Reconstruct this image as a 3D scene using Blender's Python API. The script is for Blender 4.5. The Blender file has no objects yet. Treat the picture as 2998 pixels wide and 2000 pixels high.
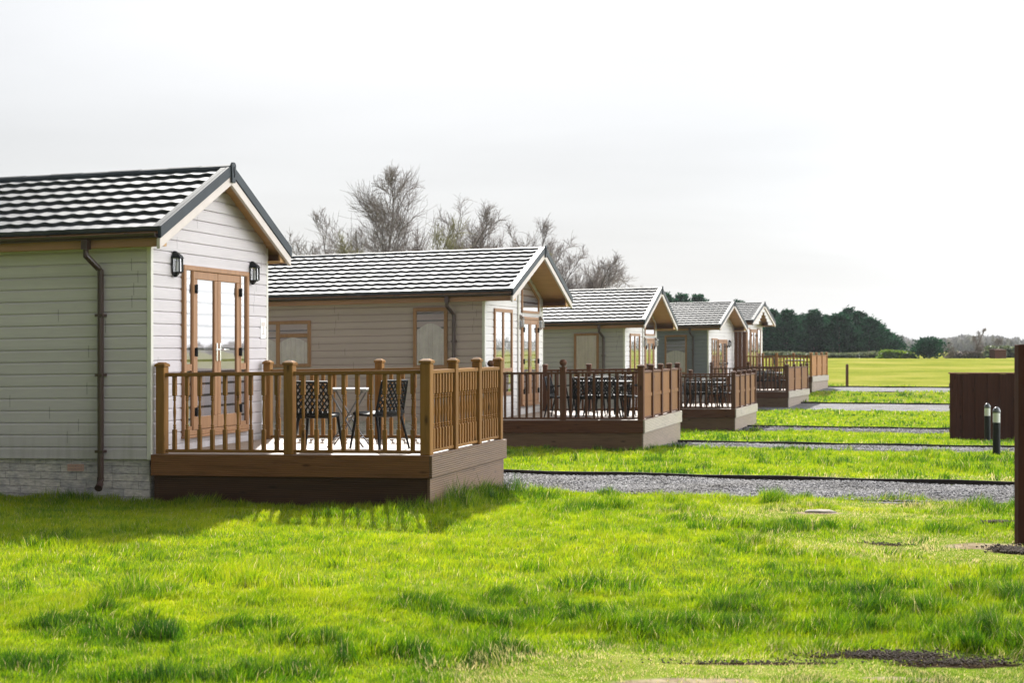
import bpy, bmesh, math, random
import numpy as np
from mathutils import Vector, Matrix
R = math.radians
rng = np.random.default_rng(7)
random.seed(7)
sc = bpy.context.scene
COL = sc.collection
CAMZ = 1.7
A = R(15.5)                       # turn of the lodge rows against the view
SA, CA = math.sin(A), math.cos(A)
SHEAR = 0.015                     # the lodges sit nose-up by about a degree

# ------------------------------------------------------------------ ground
VK = [-80, 0, 14, 17, 26, 30, 38, 44, 54, 60, 64, 70, 80, 90, 103, 112, 125, 150, 1500]
ZK = [-.05, -.05, -.06, -.10, -.22, -.33, -.58, -.63, -.62, -.45, -.2, -.05, .25, .55, .93, .95, .95, .9, 0.8]
def zg(X, Y):
    v = np.asarray(X) * SA + np.asarray(Y) * CA
    z = np.interp(v, VK, ZK)
    return z
def zbump(X, Y):
    X = np.asarray(X, float); Y = np.asarray(Y, float)
    b = (np.sin(X*1.3+.7*np.sin(Y*.9))*np.sin(Y*1.1+.5*np.sin(X*.8))*.018
         + np.sin(X*3.1+Y*1.7)*np.sin(Y*2.6-X*.9)*.010)
    return b
def zlawn(X, Y):
    return zg(X, Y) + zbump(X, Y)
def zgf(x, y): return float(zg(x, y))
def uv2xy(u, v): return (u*CA + v*SA, -u*SA + v*CA)

# ------------------------------------------------------------------ mesh builder
class MB:
    def __init__(s, shear=0.0): s.v = []; s.f = []; s.sh = shear
    def add(s, vs, fs):
        n = len(s.v); s.v.extend([tuple(p) for p in vs]); s.f.extend([tuple(i+n for i in f) for f in fs])
    def box(s, x0, x1, y0, y1, z0, z1, mp=None):
        vs = [(x, y, z) for z in (z0, z1) for (x, y) in ((x0, y0), (x1, y0), (x1, y1), (x0, y1))]
        if mp: vs = [mp(*p) for p in vs]
        s.add(vs, [(0,3,2,1),(4,5,6,7),(0,1,5,4),(1,2,6,5),(2,3,7,6),(3,0,4,7)])
    def quad(s, a, b, c, d): s.add([a,b,c,d], [(0,1,2,3)])
    def hexa(s, bot, top):
        s.add(list(bot)+list(top), [(0,3,2,1),(4,5,6,7),(0,1,5,4),(1,2,6,5),(2,3,7,6),(3,0,4,7)])
    def prism(s, poly, axis, a, b):
        n = len(poly); pts = []
        for c in (a, b):
            for (p, q) in poly:
                pts.append((c,p,q) if axis=='x' else (p,c,q) if axis=='y' else (p,q,c))
        fs = [tuple(range(n))[::-1], tuple(range(n, 2*n))] + [(i, (i+1)%n, n+(i+1)%n, n+i) for i in range(n)]
        s.add(pts, fs)
    def tube(s, pts, r, n=8, cap=True):
        pts = [Vector(p) for p in pts]; rr = r if hasattr(r, '__len__') else [r]*len(pts)
        rings = []
        for i, p in enumerate(pts):
            d = (pts[min(i+1, len(pts)-1)] - pts[max(i-1, 0)]).normalized()
            h = Vector((0,0,1)) if abs(d.z) < .9 else Vector((1,0,0))
            a = d.cross(h).normalized(); b = d.cross(a)
            rings.append([p + (a*math.cos(t)+b*math.sin(t))*rr[i] for t in [2*math.pi*(k+.5)/n for k in range(n)]])
        vs = [v for g in rings for v in g]; fs = []
        for i in range(len(pts)-1):
            for k in range(n):
                fs.append((i*n+k, i*n+(k+1)%n, (i+1)*n+(k+1)%n, (i+1)*n+k))
        if cap: fs += [tuple(range(n))[::-1], tuple(range((len(pts)-1)*n, len(pts)*n))]
        s.add(vs, fs)
    def lathe(s, prof, n=12, c=(0,0,0), sq=False):
        vs = []; fs = []
        for (r, z) in prof:
            for k in range(n):
                t = 2*math.pi*(k+.5)/n
                vs.append((c[0]+r*math.cos(t), c[1]+r*math.sin(t), c[2]+z))
        m = len(prof)
        for i in range(m-1):
            for k in range(n): fs.append((i*n+k, i*n+(k+1)%n, (i+1)*n+(k+1)%n, (i+1)*n+k))
        fs += [tuple(range(n))[::-1], tuple(range((m-1)*n, m*n))]
        s.add(vs, fs)
    def build(s, name, mat=None, parent=None, loc=None, recalc=True, smooth=False, bevel=0):
        me = bpy.data.meshes.new(name)
        vs = [(x, y, z + s.sh*x) for (x, y, z) in s.v] if s.sh else s.v
        me.from_pydata(vs, [], s.f)
        if recalc or bevel:
            bm = bmesh.new(); bm.from_mesh(me)
            if bevel:
                es = [e for e in bm.edges if len(e.link_faces) == 2 and e.calc_face_angle(0) > .6]
                bmesh.ops.bevel(bm, geom=es, offset=bevel, segments=1, affect='EDGES', profile=.5)
            bmesh.ops.recalc_face_normals(bm, faces=bm.faces); bm.to_mesh(me); bm.free()
        if smooth:
            for p in me.polygons: p.use_smooth = True
        o = bpy.data.objects.new(name, me); COL.objects.link(o)
        if mat: me.materials.append(mat)
        if parent: o.parent = parent
        if loc: o.location = loc
        return o

def empty(name, loc, rz=0):
    o = bpy.data.objects.new(name, None); COL.objects.link(o)
    o.location = loc; o.rotation_euler = (0, 0, rz); o.empty_display_size = .2
    return o
def tag(o, label=None, cat=None, group=None, kind=None):
    if label: o['label'] = label
    if cat: o['category'] = cat
    if group: o['group'] = group
    if kind: o['kind'] = kind
    return o
def inst(src, parent, loc, rz=None):
    c = src.copy(); COL.objects.link(c); c.parent = parent; c.location = loc
    if rz is not None: c.rotation_euler = (0, 0, rz)
    return c
def copy_tree(o, parent=None):
    c = o.copy(); COL.objects.link(c); c.parent = parent
    for ch in [k for k in bpy.data.objects if k.parent is o]: copy_tree(ch, c)
    return c
def np_mesh(name, V, F4=None, F3=None, mat=None, attr=None, parent=None):
    """big mesh from arrays: V (n,3), quads (m,4), tris (k,3); attr: (name, per-vertex float)"""
    me = bpy.data.meshes.new(name)
    V = np.asarray(V, np.float32)
    loops = []; starts = []; tot = 0
    nq = 0 if F4 is None else len(F4); nt = 0 if F3 is None else len(F3)
    me.vertices.add(len(V)); me.vertices.foreach_set('co', V.ravel())
    nl = nq*4+nt*3
    me.loops.add(nl); me.polygons.add(nq+nt)
    li = np.concatenate([np.asarray(F4, np.int32).ravel() if nq else np.zeros(0, np.int32), np.asarray(F3, np.int32).ravel() if nt else np.zeros(0, np.int32)])
    me.loops.foreach_set('vertex_index', li)
    st = np.concatenate([np.arange(nq)*4, nq*4+np.arange(nt)*3]).astype(np.int32)
    me.polygons.foreach_set('loop_start', st)
    if attr is not None:
        a = me.attributes.new(attr[0], 'FLOAT', 'POINT'); a.data.foreach_set('value', np.asarray(attr[1], np.float32))
    me.update(calc_edges=True); me.validate()
    o = bpy.data.objects.new(name, me); COL.objects.link(o)
    if mat: me.materials.append(mat)
    if parent: o.parent = parent
    return o

# ------------------------------------------------------------------ materials
def srgb(r, g, b):
    f = lambda c: (c/255/12.92 if c/255 <= .04045 else ((c/255+.055)/1.055)**2.4)
    return (f(r), f(g), f(b), 1)
class NT:
    def __init__(s, name):
        s.m = bpy.data.materials.new(name); s.m.use_nodes = True
        s.t = s.m.node_tree; s.n = s.t.nodes; s.n.clear()
        s.out = s.n.new('ShaderNodeOutputMaterial')
        s.tc = s.n.new('ShaderNodeTexCoord')
    def new(s, typ, **kw):
        n = s.n.new('ShaderNode'+typ)
        for k, v in kw.items(): setattr(n, k, v)
        return n
    def link(s, a, b): s.t.links.new(a, b)
    def mapping(s, scale, coord='Object', loc=(0,0,0), rot=(0,0,0)):
        m = s.new('Mapping'); m.inputs['Scale'].default_value = scale; m.inputs['Location'].default_value = loc
        m.inputs['Rotation'].default_value = rot
        s.link(s.tc.outputs[coord], m.inputs['Vector']); return m.outputs['Vector']
    def noise(s, vec, scale=1, detail=4, rough=.55, dist=0):
        n = s.new('TexNoise'); n.inputs['Scale'].default_value = scale; n.inputs['Detail'].default_value = detail
        n.inputs['Roughness'].default_value = rough; n.inputs['Distortion'].default_value = dist
        s.link(vec, n.inputs['Vector']); return n.outputs['Fac']
    def ramp(s, fac, stops):
        r = s.new('ValToRGB'); e = r.color_ramp.elements
        e[0].position, e[0].color = stops[0]; e[1].position, e[1].color = stops[-1]
        for p, c in stops[1:-1]:
            k = e.new(p); k.color = c
        s.link(fac, r.inputs['Fac']); return r.outputs['Color']
    def math(s, op, a, b=None, c=None):
        m = s.new('Math', operation=op)
        for i, x in enumerate((a, b, c)):
            if x is None: continue
            if isinstance(x, (int, float)): m.inputs[i].default_value = x
            else: s.link(x, m.inputs[i])
        return m.outputs[0]
    def mix(s, fac, a, b, mode='MIX'):
        m = s.new('Mix', data_type='RGBA', blend_type=mode)
        for k, x in ((0, fac), (6, a), (7, b)):
            if isinstance(x, (int, float)): m.inputs[k].default_value = x
            elif isinstance(x, tuple): m.inputs[k].default_value = x
            else: s.link(x, m.inputs[k])
        return m.outputs[2]
    def bump(s, h, strength=.3, dist=.01):
        b = s.new('Bump'); b.inputs['Strength'].default_value = strength; b.inputs['Distance'].default_value = dist
        s.link(h, b.inputs['Height']); return b.outputs['Normal']
    def pbr(s, col, rough=.6, normal=None, metal=0, spec=.5, **kw):
        p = s.new('BsdfPrincipled')
        for k, x in (('Base Color', col), ('Roughness', rough), ('Metallic', metal), ('Specular IOR Level', spec)):
            if isinstance(x, (int, float, tuple)): p.inputs[k].default_value = x
            else: s.link(x, p.inputs[k])
        for k, x in kw.items(): p.inputs[k.replace('_', ' ')].default_value = x
        if normal: s.link(normal, p.inputs['Normal'])
        s.link(p.outputs[0], s.out.inputs['Surface']); return p
    def sep(s, vec):
        x = s.new('SeparateXYZ'); s.link(vec, x.inputs[0]); return x.outputs
def hsvj(c, k): return (min(1, c[0]*k), min(1, c[1]*k), min(1, c[2]*k), 1)

def m_plain(name, c, rough=.5, var=.12, metal=0, scale=6, spec=.5, bump=.0):
    t = NT(name); v = t.mapping((1,1,1)); f = t.noise(v, scale, 5)
    col = t.ramp(f, [(.3, hsvj(c, 1-var)), (.7, hsvj(c, 1+var))])
    nb = t.bump(t.noise(v, scale*6, 4), bump, .01) if bump else None
    t.pbr(col, rough, nb, metal, spec); return t.m

def m_wood(name, c, axis='x', dark=.55, rough=.65, groove=None, knots=True, algae=False, spec=.15, var=.25, fine=1.0):
    t = NT(name)
    st = {'x': (1.1, 17, 17), 'y': (17, 1.1, 17), 'z': (17, 17, 1.1)}[axis]
    oi = t.new('ObjectInfo')
    base = t.mapping((1,1,1))
    off = t.new('VectorMath', operation='MULTIPLY_ADD'); t.link(oi.outputs['Random'], off.inputs[0])
    off.inputs[1].default_value = (37, 19, 53); t.link(base, off.inputs[2])
    mp = t.new('Mapping'); mp.inputs['Scale'].default_value = tuple(q*fine for q in st); t.link(off.outputs[0], mp.inputs['Vector'])
    g = t.noise(mp.outputs[0], 1.6, 6, .6, .6)
    big = t.noise(off.outputs[0], 1.7, 3)
    col = t.ramp(g, [(.28, hsvj(c, dark)), (.5, c), (.75, hsvj(c, 1.22))])
    col = t.mix(t.math('MULTIPLY', big, .55), col, hsvj(c, .72), 'MIX')
    if knots:
        ks = {'x': (2.2, 7, 7), 'y': (7, 2.2, 7), 'z': (7, 7, 2.2)}[axis]
        km = t.new('Mapping'); km.inputs['Scale'].default_value = ks; t.link(off.outputs[0], km.inputs['Vector'])
        vo = t.new('TexVoronoi'); vo.inputs['Scale'].default_value = 1.0; t.link(km.outputs[0], vo.inputs['Vector'])
        k = t.ramp(vo.outputs['Distance'], [(.05, (1,1,1,1)), (.16, (0,0,0,1))])
        col = t.mix(k, col, hsvj(c, .3))
    rj = t.math('MULTIPLY_ADD', oi.outputs['Random'], var, 1-var/2)
    hs = t.new('HueSaturation'); t.link(col, hs.inputs['Color']); t.link(rj, hs.inputs['Value'])
    h = g; 
    bs = .18
    if groove:
        ax, per = groove
        z = t.sep(base)[{'x':0,'y':1,'z':2}[ax]]
        w = t.math('SINE', t.math('MULTIPLY', z, 2*math.pi/per))
        w = t.math('POWER', t.math('MULTIPLY_ADD', w, .5, .5), .5)
        col2 = t.mix(t.math('MULTIPLY', t.math('SUBTRACT', 1, w), .55), hs.outputs[0], hsvj(c, .35))
        h = t.math('MULTIPLY_ADD', g, .25, w); bs = .5
        if algae:
            nz = t.noise(base, 3.2, 5, .65); zz = t.sep(base)[2]
            am = t.ramp(t.math('MULTIPLY_ADD', zz, -2.2, nz), [(.42, (0,0,0,1)), (.85, (.75,.75,.75,1))])
            col2 = t.mix(am, col2, (.075, .085, .035, 1))
        p = t.pbr(col2, rough, t.bump(h, bs, .006), 0, spec)
    else:
        p = t.pbr(hs.outputs[0], rough, t.bump(h, bs, .004), 0, spec)
    return t.m

def m_siding(name, c, H=.142, z0=0.0):
    """painted wood-grain boards: fine grain along the board, thin butt joints, faint tone change from board to board"""
    t = NT(name); P = t.mapping((1,1,1)); s = t.sep(P)
    zz = t.math('SUBTRACT', s[2], t.math('MULTIPLY', s[0], SHEAR))
    row = t.math('FLOOR', t.math('DIVIDE', t.math('SUBTRACT', zz, z0), H))
    wn = t.new('TexWhiteNoise', noise_dimensions='1D'); t.link(row, wn.inputs['W'])
    run = t.math('ADD', s[0], s[1])
    fr = t.math('FRACT', t.math('DIVIDE', t.math('MULTIPLY_ADD', wn.outputs['Value'], 7.3, run), 2.9))
    joint = t.math('LESS_THAN', fr, .004)
    gv = t.mapping((1.6, 1.6, 26)); g = t.noise(gv, 2.2, 6, .62, .8)
    blot = t.noise(P, 1.1, 4)
    col = t.ramp(g, [(.25, hsvj(c, .9)), (.6, c), (.8, hsvj(c, 1.06))])
    hs = t.new('HueSaturation'); t.link(col, hs.inputs['Color'])
    t.link(t.math('MULTIPLY_ADD', wn.outputs['Value'], .07, t.math('MULTIPLY_ADD', blot, .16, .88)), hs.inputs['Value'])
    st = t.noise(t.mapping((7, 7, .5)), 1.6, 4, .6); low = t.math('SUBTRACT', .95, zz)
    dirt = t.ramp(t.math('ADD', t.math('MULTIPLY', low, .45), st), [(.56, (0,0,0,1)), (.95, (.5,.5,.5,1))])
    dcol = t.mix(dirt, hs.outputs[0], (c[0]*.52, c[1]*.50, c[2]*.42, 1))
    col = t.mix(t.math('MULTIPLY', joint, .6), dcol, hsvj(c, .35))
    t.pbr(col, .55, t.bump(g, .22, .004), 0, .4); return t.m

def m_brick(name):
    t = NT(name); P = t.mapping((1,1,1)); s = t.sep(P)
    cv = t.new('CombineXYZ'); t.link(t.math('ADD', s[0], s[1]), cv.inputs[0]); t.link(s[2], cv.inputs[1])
    b = t.new('TexBrick'); t.link(cv.outputs[0], b.inputs['Vector'])
    b.inputs['Scale'].default_value = 1; b.inputs['Brick Width'].default_value = .34; b.inputs['Row Height'].default_value = .088
    b.inputs['Mortar Size'].default_value = .006; b.inputs['Mortar Smooth'].default_value = .4; b.inputs['Bias'].default_value = 0
    b.inputs['Color1'].default_value = srgb(205, 195, 186); b.inputs['Color2'].default_value = srgb(165, 160, 164)
    b.inputs['Mortar'].default_value = srgb(96, 92, 88); b.offset = .43; b.squash = 1.4; b.squash_frequency = 3
    n1 = t.noise(P, 7, 6, .65); n2 = t.noise(t.mapping((9, 9, 34)), 1.5, 6, .7)
    col = t.mix(.55, b.outputs['Color'], t.ramp(n2, [(.3, srgb(128, 122, 120)), (.5, srgb(200, 192, 186)), (.7, srgb(238, 231, 224))]))
    col = t.mix(t.ramp(n1, [(.45, (0,0,0,1)), (.75, (.5,.5,.5,1))]), col, srgb(96, 104, 118))
    h = t.math('MULTIPLY_ADD', b.outputs['Fac'], -.6, t.math('MULTIPLY_ADD', n2, 1.0, n1))
    t.pbr(col, .85, t.bump(h, .9, .018), 0, .3); return t.m

def m_tile(name, c):
    t = NT(name); P = t.mapping((1,1,1))
    n = t.noise(P, 3, 4); f = t.noise(P, 220, 3)
    col = t.ramp(n, [(.3, hsvj(c, .8)), (.7, hsvj(c, 1.25))])
    r = t.math('MULTIPLY_ADD', n, .12, .46)
    t.pbr(col, r, t.bump(f, .25, .003), 0, .17); return t.m

def m_glass(name, tint=(1,1,1,1), extra=.06, gain=2.6):
    t = NT(name)
    fr = t.new('Fresnel'); fr.inputs['IOR'].default_value = 1.52
    nv = t.noise(t.mapping((1,1,1)), 1.2, 2)
    bm_ = t.bump(nv, .05, .05)
    tr = t.new('BsdfTransparent'); tr.inputs[0].default_value = tint
    gl = t.new('BsdfGlossy'); gl.inputs['Roughness'].default_value = .02; t.link(bm_, gl.inputs['Normal'])
    f = t.math('MINIMUM', t.math('MULTIPLY_ADD', fr.outputs[0], gain, extra), 1)
    mx = t.new('MixShader'); t.link(f, mx.inputs[0]); t.link(tr.outputs[0], mx.inputs[1]); t.link(gl.outputs[0], mx.inputs[2])
    t.link(mx.outputs[0], t.out.inputs['Surface']); return t.m

def m_leaf(name, stops, trans=.5, rough=.45, attr=None, noise_scale=.35, spec=.4):
    """thin leaf or blade: diffuse + translucent + a little gloss, colour by patch and by blade"""
    t = NT(name); P = t.mapping((1,1,1))
    big = t.noise(P, noise_scale, 4, .6)
    if attr:
        a = t.new('Attribute'); a.attribute_name = attr
        fac = t.math('ADD', t.math('MULTIPLY', big, .55), t.math('MULTIPLY', a.outputs['Fac'], .5))
    else:
        geo = t.new('NewGeometry'); fac = t.math('MULTIPLY_ADD', geo.outputs['Random Per Island'], .4, t.math('MULTIPLY', big, .6))
    col = t.ramp(fac, stops)
    p = t.new('BsdfPrincipled'); t.link(col, p.inputs['Base Color']); p.inputs['Roughness'].default_value = rough
    p.inputs['Specular IOR Level'].default_value = spec
    tl = t.new('BsdfTranslucent'); 
    hs = t.new('HueSaturation'); t.link(col, hs.inputs['Color']); hs.inputs['Saturation'].default_value = 1.1; hs.inputs['Value'].default_value = 1.25
    t.link(hs.outputs[0], tl.inputs[0])
    mx = t.new('MixShader'); mx.inputs[0].default_value = trans
    t.link(p.outputs[0], mx.inputs[1]); t.link(tl.outputs[0], mx.inputs[2]); t.link(mx.outputs[0], t.out.inputs['Surface'])
    return t.m

M = {}
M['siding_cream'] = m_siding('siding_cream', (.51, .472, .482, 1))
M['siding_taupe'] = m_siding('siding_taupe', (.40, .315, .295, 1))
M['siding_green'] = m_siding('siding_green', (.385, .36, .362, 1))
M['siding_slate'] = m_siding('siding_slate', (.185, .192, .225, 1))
M['siding_pale'] = m_siding('siding_pale', (.60, .575, .56, 1))
M['brick'] = m_brick('split_stone')
M['tile'] = m_tile('charcoal_tile', (.062, .066, .074, 1))
M['verge'] = m_tile('charcoal_trim', (.035, .042, .05, 1))
M['cream_board'] = m_plain('cream_bargeboard', (.52, .455, .415, 1), .5, .06)
M['soffit'] = m_wood('golden_soffit', (.50, .30, .14, 1), 'x', .8, .5, knots=False, var=.05)
M['fascia'] = m_wood('brown_fascia', (.36, .19, .115, 1), 'x', .75, .45, knots=False, var=.05)
M['gutter'] = m_plain('brown_gutter', (.045, .024, .020, 1), .3, .1)
M['oak'] = m_wood('oak_frame', (.32, .172, .088, 1), 'z', .75, .4, knots=False, var=.1)
M['glass'] = m_glass('window_glass')
M['side_glass'] = m_glass('side_window_glass', extra=.0, gain=1.3)
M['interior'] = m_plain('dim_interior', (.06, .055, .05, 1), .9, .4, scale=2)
M['curtain'] = m_plain('cream_curtain', (.62, .60, .54, 1), .9, .06, bump=.2)
M['lace'] = m_plain('pale_net_curtain', (.60, .57, .53, 1), .9, .1)
M['black'] = m_plain('black_metal', (.010, .011, .013, 1), .45, .2, spec=.2)
M['silver'] = m_plain('brushed_silver', (.6, .6, .6, 1), .3, .08, metal=1)
M['chrome'] = m_plain('chrome', (.8, .8, .8, 1), .15, .03, metal=1)
M['white'] = m_plain('white_plastic', (.75, .75, .74, 1), .4, .04)
M['lantern_glass'] = m_glass('lantern_glass', (.95,.95,.95,1), .18)
M['trim_pale'] = m_plain('pale_corner_trim', (.56, .54, .48, 1), .5, .04)
HONEY = (.235, .115, .030, 1); DARKB = (.105, .052, .028, 1); REDB = (.115, .050, .026, 1)
M['post_honey'] = m_wood('honey_post', HONEY, 'z', .6)
M['rail_honey_x'] = m_wood('honey_rail_long', HONEY, 'x', .6)
M['rail_honey_y'] = m_wood('honey_rail_cross', HONEY, 'y', .6)
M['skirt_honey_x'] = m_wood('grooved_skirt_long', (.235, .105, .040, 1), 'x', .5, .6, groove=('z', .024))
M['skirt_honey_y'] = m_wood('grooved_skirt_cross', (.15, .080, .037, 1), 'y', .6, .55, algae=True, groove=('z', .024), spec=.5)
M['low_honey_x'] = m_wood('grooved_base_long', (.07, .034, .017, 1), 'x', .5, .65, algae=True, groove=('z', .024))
M['post_dark'] = m_wood('brown_post', REDB, 'z', .6)
M['rail_dark_x'] = m_wood('brown_rail_long', REDB, 'x', .6)
M['rail_dark_y'] = m_wood('brown_rail_cross', REDB, 'y', .6)
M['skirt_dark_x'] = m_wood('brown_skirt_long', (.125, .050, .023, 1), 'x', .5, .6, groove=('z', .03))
M['skirt_dark_y'] = m_wood('lit_skirt_cross', (.40, .34, .27, 1), 'y', .75, .5, groove=('z', .03), spec=.5)  # front boards made paler to paint in the brighter light they catch
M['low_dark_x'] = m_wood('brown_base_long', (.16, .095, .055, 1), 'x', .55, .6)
M['base_dark_y'] = m_wood('lit_base_cross', (.27, .20, .145, 1), 'y', .7, .55, algae=True, groove=('z', .03), spec=.4)  # lower front boards, lit tone likewise put into the colour
M['post_orange'] = m_wood('new_orange_post', (.34, .16, .05, 1), 'z', .7)
M['panel_wood'] = m_wood('panel_board', (.23, .108, .038, 1), 'z', .65)
M['floor'] = m_wood('weathered_deck_floor', (.34, .255, .19, 1), 'x', .75, .55, groove=('y', .028), knots=False, spec=.5)
M['fence'] = m_wood('dark_fence', (.058, .018, .009, 1), 'z', .5, .85, spec=.12)
M['fence_end'] = m_wood('red_fence_post', (.15, .055, .03, 1), 'z', .6, .8, spec=.15)
M['rattan'] = m_plain('black_rattan', (.011, .012, .014, 1), .5, .3, scale=30, spec=.2)
M['table_top'] = m_plain('grey_table_top', (.42, .42, .43, 1), .25, .05)
M['leg_grey'] = m_plain('grey_painted_tube', (.17, .17, .18, 1), .4, .1, metal=.5)
M['kerb'] = m_wood('dark_timber_edging', (.028, .022, .018, 1), 'x', .6, .8)
M['bark'] = m_plain('grey_bark', (.115, .097, .088, 1), .9, .25, scale=8)
M['twig'] = m_plain('bare_twig', (.20, .165, .148, 1), .9, .2, scale=2)
M['twig_green'] = m_plain('olive_twig', (.21, .19, .085, 1), .9, .2, scale=2)
M['stone'] = m_plain('pale_stone', (.27, .24, .20, 1), .9, .35, scale=12, bump=.4)
M['soil'] = m_plain('dark_soil', (.05, .036, .025, 1), .95, .5, scale=25, bump=.6)
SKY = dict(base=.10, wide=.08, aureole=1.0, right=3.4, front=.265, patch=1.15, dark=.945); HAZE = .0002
EXPO = 0.85
# ------------------------------------------------------------------ lodges
BH = .142                          # cladding board height
ZB = .53                           # top of the stone plinth
for k in ('cream','taupe','green','slate','pale'):
    pass
def fmap(u, o, z): return (o, u, z)          # front wall: u runs along the gable, o points out of it
def smap(u, o, z): return (u, -o, z)         # long side wall
def siding(mb, mp, u0, u1, z0, z1, lim=None, base=0.0):
    z = z0
    while z < z1 - 1e-4:
        t = min(z+BH, z1); c = min(t, z+BH-.030)
        prof = [(z, .001), (z, .020), (c, .020), (t, .001)]
        pts = []
        for (zz, o) in prof:
            a, b = (u0, u1) if lim is None else lim(zz)
            pts.append((mp(a, base+o, zz), mp(b, base+o, zz)))
        a, b = (u0, u1) if lim is None else lim(z)
        if b - a > .01:
            for i in range(3):
                mb.quad(pts[i][0], pts[i][1], pts[i+1][1], pts[i+1][0])
        z += BH
def mbox(mb, mp, u0, u1, o0, o1, z0, z1):
    mb.box(u0, u1, o0, o1, z0, z1, mp)
def frame(mb, mp, u0, u1, z0, z1, w, o0, o1):
    mbox(mb, mp, u0, u1, o0, o1, z1-w, z1); mbox(mb, mp, u0, u1, o0, o1, z0, z0+w)
    mbox(mb, mp, u0, u0+w, o0, o1, z0+w, z1-w); mbox(mb, mp, u1-w, u1, o0, o1, z0+w, z1-w)
def sheet(mb, mp, u0, u1, o, z0, z1):
    mb.add([mp(u0,o,z0), mp(u1,o,z0), mp(u1,o,z1), mp(u0,o,z1)], [(0,1,2,3)])

def swag(mb, mp, u0, u1, o, z0, z1, drop, lift=0):
    """cream net gathered into curves at its top, in shallow folds"""
    n = 28; pts = []
    for i in range(n+1):
        u = u0 + (u1-u0)*i/n; s = i/n
        top = z1 - drop*(1-math.sin(math.pi*s)*(1 if drop > 0 else 0)) - lift
        oo = o + .006*math.sin(s*math.pi*13)
        pts.append((mp(u, oo, z0), mp(u, oo, top)))
    for i in range(n): mb.quad(pts[i][0], pts[i+1][0], pts[i+1][1], pts[i][1])

def window(root, mp, u0, u1, z0, z1, sh, splits=(), bars=(), curtain=None, drop=.3, mat='oak', w=.07, ctop=None, lift=0):
    """frame with its lights: splits are u of the mullions, bars (u_a, u_b, z) the transoms"""
    f = MB(sh); frame(f, mp, u0, u1, z0, z1, w, .0, .055)
    for u in splits: mbox(f, mp, u-w*.6, u+w*.6, .0, .052, z0+w, z1-w)
    for (a, b, z) in bars: mbox(f, mp, a, b, .0, .049, z-w*.55, z+w*.55)
    wo = f.build('window', M[mat], root, bevel=.006)
    g = MB(sh); sheet(g, mp, u0+w*.5, u1-w*.5, .034, z0+w*.5, z1-w*.5); g.build('pane', M['side_glass' if mp is smap else 'glass'], wo, recalc=False)
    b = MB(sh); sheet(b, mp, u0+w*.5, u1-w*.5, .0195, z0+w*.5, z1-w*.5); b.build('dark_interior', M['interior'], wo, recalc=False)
    if curtain:
        c = MB(sh); us = [u0+w] + list(splits) + [u1-w]
        for a, bb in zip(us[:-1], us[1:]):
            swag(c, mp, a, bb, .025, z0+w, (ctop or z1-w), drop if not ctop else .12, lift if not ctop else 0)
        c.build('net_curtain', M[curtain], wo, recalc=False)
    return wo

def lantern(root, mp, u, z, sh, mat='black'):
    """half lantern with a domed hood, glass box, cage bars and a tail"""
    h = MB(sh)
    mbox(h, mp, u-.036, u+.036, .016, .03, z-.13, z+.13)
    W_ = .062
    def ring(k, zz, o1): return [mp(u-k, .03, zz), mp(u+k, .03, zz), mp(u+k*.62, o1, zz), mp(u-k*.62, o1, zz)]
    h.hexa(ring(W_*1.25, z+.062, .135), ring(W_*1.0, z+.095, .115)); h.hexa(ring(W_*1.0, z+.095, .115), ring(W_*.35, z+.15, .05))
    h.hexa(ring(W_*.9, z-.115, .10), ring(W_*1.1, z-.098, .125)); h.hexa(ring(W_*.3, z-.158, .055), ring(W_*.7, z-.115, .085))
    for (uu, o) in ((-W_*.62, .118), (W_*.62, .118), (-W_, .038), (W_, .038)):
        mbox(h, mp, u+uu-.006, u+uu+.006, o-.006, o+.006, z-.098, z+.062)
    b = h.build('wall_lantern', M[mat], root)
    g = MB(sh); g.hexa(ring(W_*.9, z-.097, .112), ring(W_*.9, z+.061, .112)); g.build('lantern_glass', M['lantern_glass'], b)
    c = MB(sh); c.tube([mp(u, .065, z-.095), mp(u, .065, z+.02)], .017, 8); c.build('bulb', M['white'], b)
    return b

def hinge(dr, mp, u, z, sh):
    h = MB(sh); mbox(h, mp, u-.016, u+.016, .05, .075, z-.05, z+.05); h.tube([mp(u, .08, z-.055), mp(u, .08, z+.055)], .013, 8)
    h.build('hinge', M['black'], dr)
def handle(dr, mp, u, z, sh, dirn):
    h = MB(sh); mbox(h, mp, u-.016, u+.016, .056, .066, z-.11, z+.11)
    h.tube([mp(u, .06, z+.03), mp(u, .115, z+.03), mp(u+dirn*.02, .12, z+.03), mp(u+dirn*.13, .115, z+.028)], .010, 8)
    h.build('handle', M['chrome'], dr)

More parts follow.
